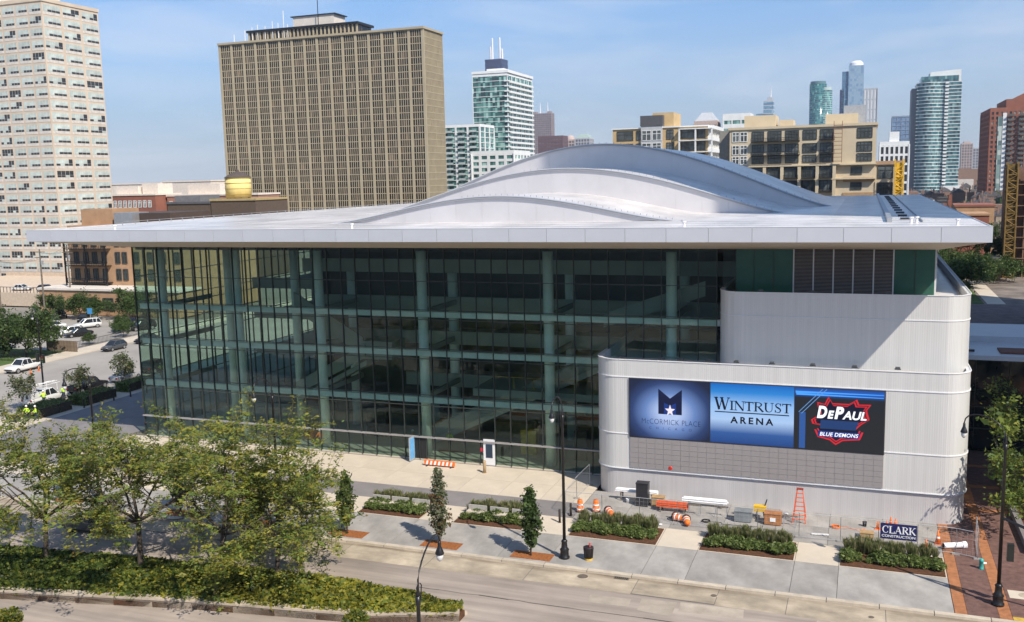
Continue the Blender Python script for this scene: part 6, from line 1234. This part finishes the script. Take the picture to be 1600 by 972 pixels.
def car(name, label, cat, kind, col, x, y, heading, z=-.15, group=None):
    """heading = direction the nose points (radians)"""
    t = thing(name, label, cat, (x, y, z), group, heading)
    L_, W_ = {'sedan': (4.7, 1.82), 'suv': (4.8, 1.92), 'pickup': (5.6, 1.98), 'hatch': (4.4, 1.8)}[kind]; hw = W_/2; a, b = -L_/2, L_/2
    bh = {'sedan': .92, 'suv': 1.08, 'pickup': 1.12, 'hatch': .96}[kind]; g = .24 if kind in ('sedan', 'hatch') else .34
    def sec(x, w_, lo_, hi_): return (x, [(w_*.86, lo_), (w_, lo_+.16), (w_, hi_-.22), (w_*.93, hi_-.03), (w_*.5, hi_)])
    mb = MB(); loft(mb, [sec(a, hw*.86, g+.2, bh-.12), sec(a+.12, hw*.94, g+.06, bh-.03), sec(a+.7, hw, g, bh), sec(0, hw, g, bh), sec(b-1.3, hw*.99, g, bh-.02), sec(b-.5, hw*.94, g, bh-.14), sec(b-.12, hw*.88, g+.06, bh-.24), sec(b, hw*.8, g+.18, bh-.36)])
    body = put('body', mb.mesh('body', col, False), t); smooth_by_angle(body.data, 40)
    rh = {'sedan': 1.45, 'suv': 1.76, 'pickup': 1.82, 'hatch': 1.55}[kind]
    c0, c1, c2, c3 = {'sedan': (a+.75, a+1.35, b-2.1, b-1.3), 'suv': (a+.08, a+.4, b-2.0, b-1.25), 'pickup': (a+2.0, a+2.25, b-2.15, b-1.5), 'hatch': (a+.15, a+.75, b-2.0, b-1.15)}[kind]; k = .80
    cab = MB(); z0 = bh-.06; z1 = rh; wi, wo = hw*k*.92, hw*.93
    cab.add([(c0, -wo, z0), (c3, -wo, z0), (c3, wo, z0), (c0, wo, z0), (c1, -wi, z1), (c2, -wi, z1), (c2, wi, z1), (c1, wi, z1)], [(0, 1, 5, 4), (1, 2, 6, 5), (2, 3, 7, 6), (3, 0, 4, 7)]); put('windows', cab.mesh('windows', G_CAR), t)
    rf_ = MB().taper((c1-.05, c2+.05, -wi-.02, wi+.02), z1-.03, (c1+.1, c2-.1, -wi+.08, wi-.08), z1+.05); put('roof', rf_.mesh('roof', col), t)
    pil = MB()
    for sy in (-1, 1):
        for (p, q) in (((c0, wo), (c1, wi)), ((c3, wo), (c2, wi))): pil.tube([(p[0], sy*p[1], z0), (q[0], sy*q[1], z1)], .045, 5)
        mx_ = (c1+c2)/2; pil.tube([(mx_, sy*wo*.995, z0), (mx_, sy*wi*1.01, z1)], .045, 5)
        if kind == 'suv': pil.tube([(c1+.55, sy*wo*.995, z0), (c1+.55, sy*wi*1.01, z1)], .06, 5)
    put('pillars', pil.mesh('pillars', col), t)
    if kind == 'pickup': put('load_bed', MB().box(a+.12, c0-.08, -hw*.82, hw*.82, bh-.45, bh+.012).mesh('load_bed', M_dark), t)
    wr = .33 if kind in ('sedan', 'hatch') else .39
    tm = MB().lathe([(wr*.7, -.11), (wr, -.09), (wr, .09), (wr*.7, .11)], n=18).mesh('wheel', M_rubber, False); rm = MB().lathe([(wr*.62, -.115), (wr*.62, .115)], n=14).mesh('rim', M_rim)
    for wx_ in (a+.88, b-.9):
        for sy in (-1, 1): w2 = put('wheel', tm, t, (wx_, sy*(hw-.1), wr), rx=R(90)); put('rim', rm, w2)
    for sy in (-1, 1):
        put('headlight', MB().box(b-.2, b-.05, sy*hw*.55-.17, sy*hw*.55+.17, bh-.42, bh-.28).mesh('headlight', M_hl), t); put('tail_light', MB().box(a-.01, a+.08, sy*hw*.72-.12, sy*hw*.72+.12, bh-.38, bh-.15).mesh('tail_light', M_tl), t); put('mirror', MB().box(c3-.35, c3-.2, sy*hw*1.0-.02, sy*hw*1.0+.1 if sy > 0 else sy*hw+.02, bh, bh+.15).mesh('mirror', col), t)
    put('grille', MB().box(b-.03, b+.012, -hw*.5, hw*.5, bh-.62, bh-.42).mesh('grille', M_blk), t)
    return t
WH, BK, GY, SV, DB = paint('white', (.72, .72, .70, 1)), paint('black', (.012, .012, .014, 1)), paint('grey', (.07, .075, .08, 1)), paint('silver', (.38, .39, .40, 1), .3), paint('dark_blue', (.012, .02, .05, 1))
N90 = R(90); grp = 'parked vehicles'
car('pickup_truck', 'white pickup truck parked across the side street', 'pickup', 'pickup', WH, -43.9, 25.0, R(-90), group=grp); car('parked_car', 'dark grey hatchback parked at the car park kerb', 'car', 'hatch', GY, -43.6, 42.6, R(-90), group=grp); car('parked_car', 'black car just left of the glass corner across the street', 'car', 'sedan', BK, -43.6, 50.2, R(-90), group=grp)
car('pickup_truck', 'black pickup truck parked on the near side of the side street', 'pickup', 'pickup', BK, -23.9, 16.6, N90, group=grp); car('parked_car', 'silver sedan parked behind the pale young tree', 'car', 'sedan', SV, -23.9, 23.4, N90, group=grp); car('parked_car', 'dark car half hidden by the glass corner on the near kerb', 'car', 'suv', BK, -23.9, 29.6, N90, group=grp)
car('parked_car', 'white sedan in the car park, furthest left of the white ones', 'car', 'sedan', WH, -72.6, 58.2, R(-125), -.05, grp); car('parked_car', 'white suv in the middle of the car park', 'car', 'suv', WH, -66.5, 60.6, R(-120), -.05, grp); car('parked_car', 'small white car at the front of the car park', 'car', 'hatch', WH, -63.2, 53.0, R(-120), -.05, grp); car('parked_car', 'black sedan at the front of the car park', 'car', 'sedan', BK, -60.2, 52.0, R(-120), -.05, grp)
car('parked_car', 'dark suv parked under the annexe trees', 'car', 'suv', BK, -83.4, 70.6, R(-30), -.05, grp); car('parked_car', 'black car beneath the trees near the blue sign', 'car', 'sedan', BK, -74.5, 68.0, R(-60), -.05, grp); car('parked_car', 'dark blue suv at the right end of the car park', 'car', 'suv', DB, -57.5, 60.5, R(-120), -.05, grp); car('parked_car', 'black suv next to the dark blue one in the car park', 'car', 'suv', BK, -53.8, 60.8, R(-120), -.05, grp)
car('parked_car', 'white sedan seen behind the left trees', 'car', 'sedan', WH, -78, 52, R(-120), -.05, grp); car('parked_car', 'white hatchback seen through the left trees', 'car', 'hatch', WH, -83, 50, R(-120), -.05, grp); car('parked_car', 'grey car in the shade of the left trees', 'car', 'sedan', GY, -70, 47.2, R(-120), -.05, grp)
car('parked_car', 'grey sedan on the road behind the honey locust trunks', 'car', 'sedan', paint('taupe', (.17, .15, .13, 1)), 15.6, -23.6, R(8), group=grp)
car('parked_car', 'dark blue car on the shaded plaza behind the link building', 'car', 'sedan', DB, 83.5, 56, R(30), -.004, grp); car('parked_car', 'black car parked far back on the shaded plaza', 'car', 'suv', BK, 81.8, 70, R(80), -.004, grp)
car('parked_car', 'white car on the raised deck at the left edge', 'car', 'sedan', WH, -112, 88, R(10), 3.0, grp); car('parked_car', 'blue car on the raised deck beside the railing', 'car', 'hatch', DB, -104, 87.5, R(10), 3.0, grp)
tr_ = car('service_truck', 'white service truck with ladder rack on the near kerb', 'truck', 'pickup', WH, -23.9, 9.6, N90, group=grp)
for sy in (-1, 1): put('tool_locker', MB().box(-2.7, -.75, sy*.6-.36, sy*.6+.36, 1.1, 1.62).mesh('tool_locker', WH), tr_)
rk = MB()
for px2 in (-2.5, -.8, 1.2):
    for sy in (-.85, .85): rk.tube([(px2, sy, 1.5), (px2, sy, 2.35)], .03, 5)
    rk.tube([(px2, -.85, 2.35), (px2, .85, 2.35)], .03, 5)
for sy in (-.85, .85): rk.tube([(-2.7, sy, 2.35), (1.7, sy, 2.35)], .03, 5)
put('ladder_rack', rk.mesh('ladder_rack', M_sw), tr_); ld = MB()
for sy in (-.2, .2): ld.tube([(-2.9, sy, 2.45), (1.9, sy, 2.45)], .035, 5)
for k in range(15): ld.tube([(-2.8+.32*k, -.2, 2.45), (-2.8+.32*k, .2, 2.45)], .02, 4)
put('roof_ladder', ld.mesh('roof_ladder', M_sw), tr_)
# ================================================================ people
M_skin, M_vest, M_jean, M_hat = pm('skin', (.42, .24, .16, 1), .6, var=.05), pm('hi_vis_yellow', (.55, .85, .05, 1), .6, var=.08), pm('dark_denim', (.03, .04, .07, 1), .8, var=.2), pm('hard_hat', (.75, .74, .70, 1), .35, var=0)
M_vorg = pm('hi_vis_orange', (.85, .20, .03, 1), .6, var=.08); M_boot = pm('boot', (.05, .035, .025, 1), .8)
def person(label, x, y, rz, vest=M_vest, arm=(.28, .25), stride=.1, z=0.0, hat=M_hat, h=1.76):
    """one skinned body mesh in the pose given, hard hat as child"""
    t = thing('person', label, 'person', (x, y, z), 'workers in safety vests', rz)
    J = [(0, 0, .96), (0, 0, 1.15), (0, .02, 1.38), (0, .01, 1.52), (0, .03, 1.60), (0, .03, 1.72)]; rad = [.145, .14, .155, .062, .085, .085]; E = [(0, 1), (1, 2), (2, 3), (3, 4), (4, 5)]
    def add(p, r, to): J.append(p); rad.append(r); E.append((to, len(J)-1)); return len(J)-1
    for s_ in (-1, 1):
        st_ = stride*s_; a_ = add((s_*.10, 0, .88), .105, 0); a_ = add((s_*.11, st_, .50), .075, a_); a_ = add((s_*.115, st_*1.9-.02, .10), .052, a_); add((s_*.12, st_*1.9+.12, .045), .045, a_)
        ra = arm[0 if s_ < 0 else 1]; b_ = add((s_*.20, .01, 1.40), .07, 2); b_ = add((s_*(.26+ra*.25), .03+ra*.2, 1.13), .052, b_); b_ = add((s_*(.25+ra*.1), .12+ra*.9, .92+ra*.35), .042, b_); hnd = add((s_*(.245+ra*.1), .16+ra*1.0, .84+ra*.4), .034, b_)
        for f_ in range(4): add((s_*(.235+ra*.1)+.018*(f_-1.5), .18+ra*1.05, .765+ra*.42), .0105, hnd)
        add((s_*(.20+ra*.1), .20+ra*1.0, .81+ra*.42), .011, hnd)
    me = bpy.data.meshes.new('body'); me.from_pydata(J, E, []); ob = bpy.data.objects.new('body', me); COL.objects.link(ob)
    md = ob.modifiers.new('skin', 'SKIN'); sv = me.skin_vertices[0].data
    for i, r in enumerate(rad): sv[i].radius = (r, r*.82 if i < 3 else r)
    sv[0].use_root = True; md2 = ob.modifiers.new('sub', 'SUBSURF'); md2.levels = 1
    dg = bpy.context.evaluated_depsgraph_get(); m2 = bpy.data.meshes.new_from_object(ob.evaluated_get(dg)); bpy.data.objects.remove(ob)
    m2.materials.clear()
    for q in (M_jean, vest, M_skin, M_boot): m2.materials.append(q)
    for p in m2.polygons:
        c = p.center; k = 3 if c.z < .13 else 0 if c.z < .98 and abs(c.x) < .21 else 1 if c.z < 1.47 and (c.z > 1.08 or abs(c.x) < .2) else 2; p.material_index = k; p.use_smooth = True
    o = put('body', m2, t, sc=h/1.78); put('hard_hat', MB().lathe([(.15, 1.70), (.118, 1.72), (.112, 1.79), (.07, 1.85), (.02, 1.87)], (0, .03, 0), 14).mesh('hard_hat', hat, True), t, sc=h/1.78)
    face = MB().box(-.035, -.018, .108, .116, 1.66, 1.674).box(.018, .035, .108, .116, 1.66, 1.674).mesh('eyes', M_dark); put('eyes', face, t, sc=h/1.78); return t
person('worker in yellow vest bending beside the hedge, left of two', -18.0, 1.4, R(200), arm=(.4, .3)); person('worker in yellow vest beside the hedge, right of two', -16.9, 1.6, R(150)); person('worker in yellow vest at the side of the service truck', -22.6, 8.2, R(60), arm=(.5, .3)); person('worker in yellow vest by the truck cab', -22.5, 11.2, R(80)); person('worker in yellow vest standing by the glass corner', -20.5, 26.5, R(30)); person('worker in orange vest inside the glass entrance hall', 20.4, 1.2, R(180), vest=M_vorg)
person('worker in orange vest in the lobby near the blue door', 29.6, 3.4, R(120), vest=M_vorg); person('worker in yellow vest walking in the lobby', 33.2, 4.0, R(230))
t = thing('site_cart', 'dark wheeled tool cart beside the two workers', 'cart', (-18.9, .6, 0)); MB().box(-19.5, -18.4, .2, .9, .35, .8).build('tray', M_blk, t)
for dx in (-.45, .45):
    for dy in (-.3, .3): MB().tube([(-18.95+dx, .53+dy, .15), (-18.95+dx, .58+dy, .15)], .15, 10).build('wheel', M_rubber, t)
MB().tube([(-18.4, .3, .8), (-18.1, .3, 1.05), (-18.1, .8, 1.05), (-18.4, .8, .8)], .02, 5).build('handle', M_steel, t)
# ================================================================ summer haze over the city
hz = MB().box(-1200, 700, -200, 3300, -1.4, 420).build('haze', None)
hz.data.materials.clear(); m = bpy.data.materials.new('haze_air'); m.use_nodes = True; t_ = m.node_tree; t_.nodes.clear()
ou = t_.nodes.new('ShaderNodeOutputMaterial'); pv = t_.nodes.new('ShaderNodeVolumePrincipled'); pv.inputs['Color'].default_value = (.86, .92, 1, 1); pv.inputs['Density'].default_value = .00008; pv.inputs['Anisotropy'].default_value = .2
t_.links.new(pv.outputs[0], ou.inputs['Volume']); hz.data.materials.append(m); tag(hz, 'thin blue summer haze lying over the far city', 'haze', kind='stuff')
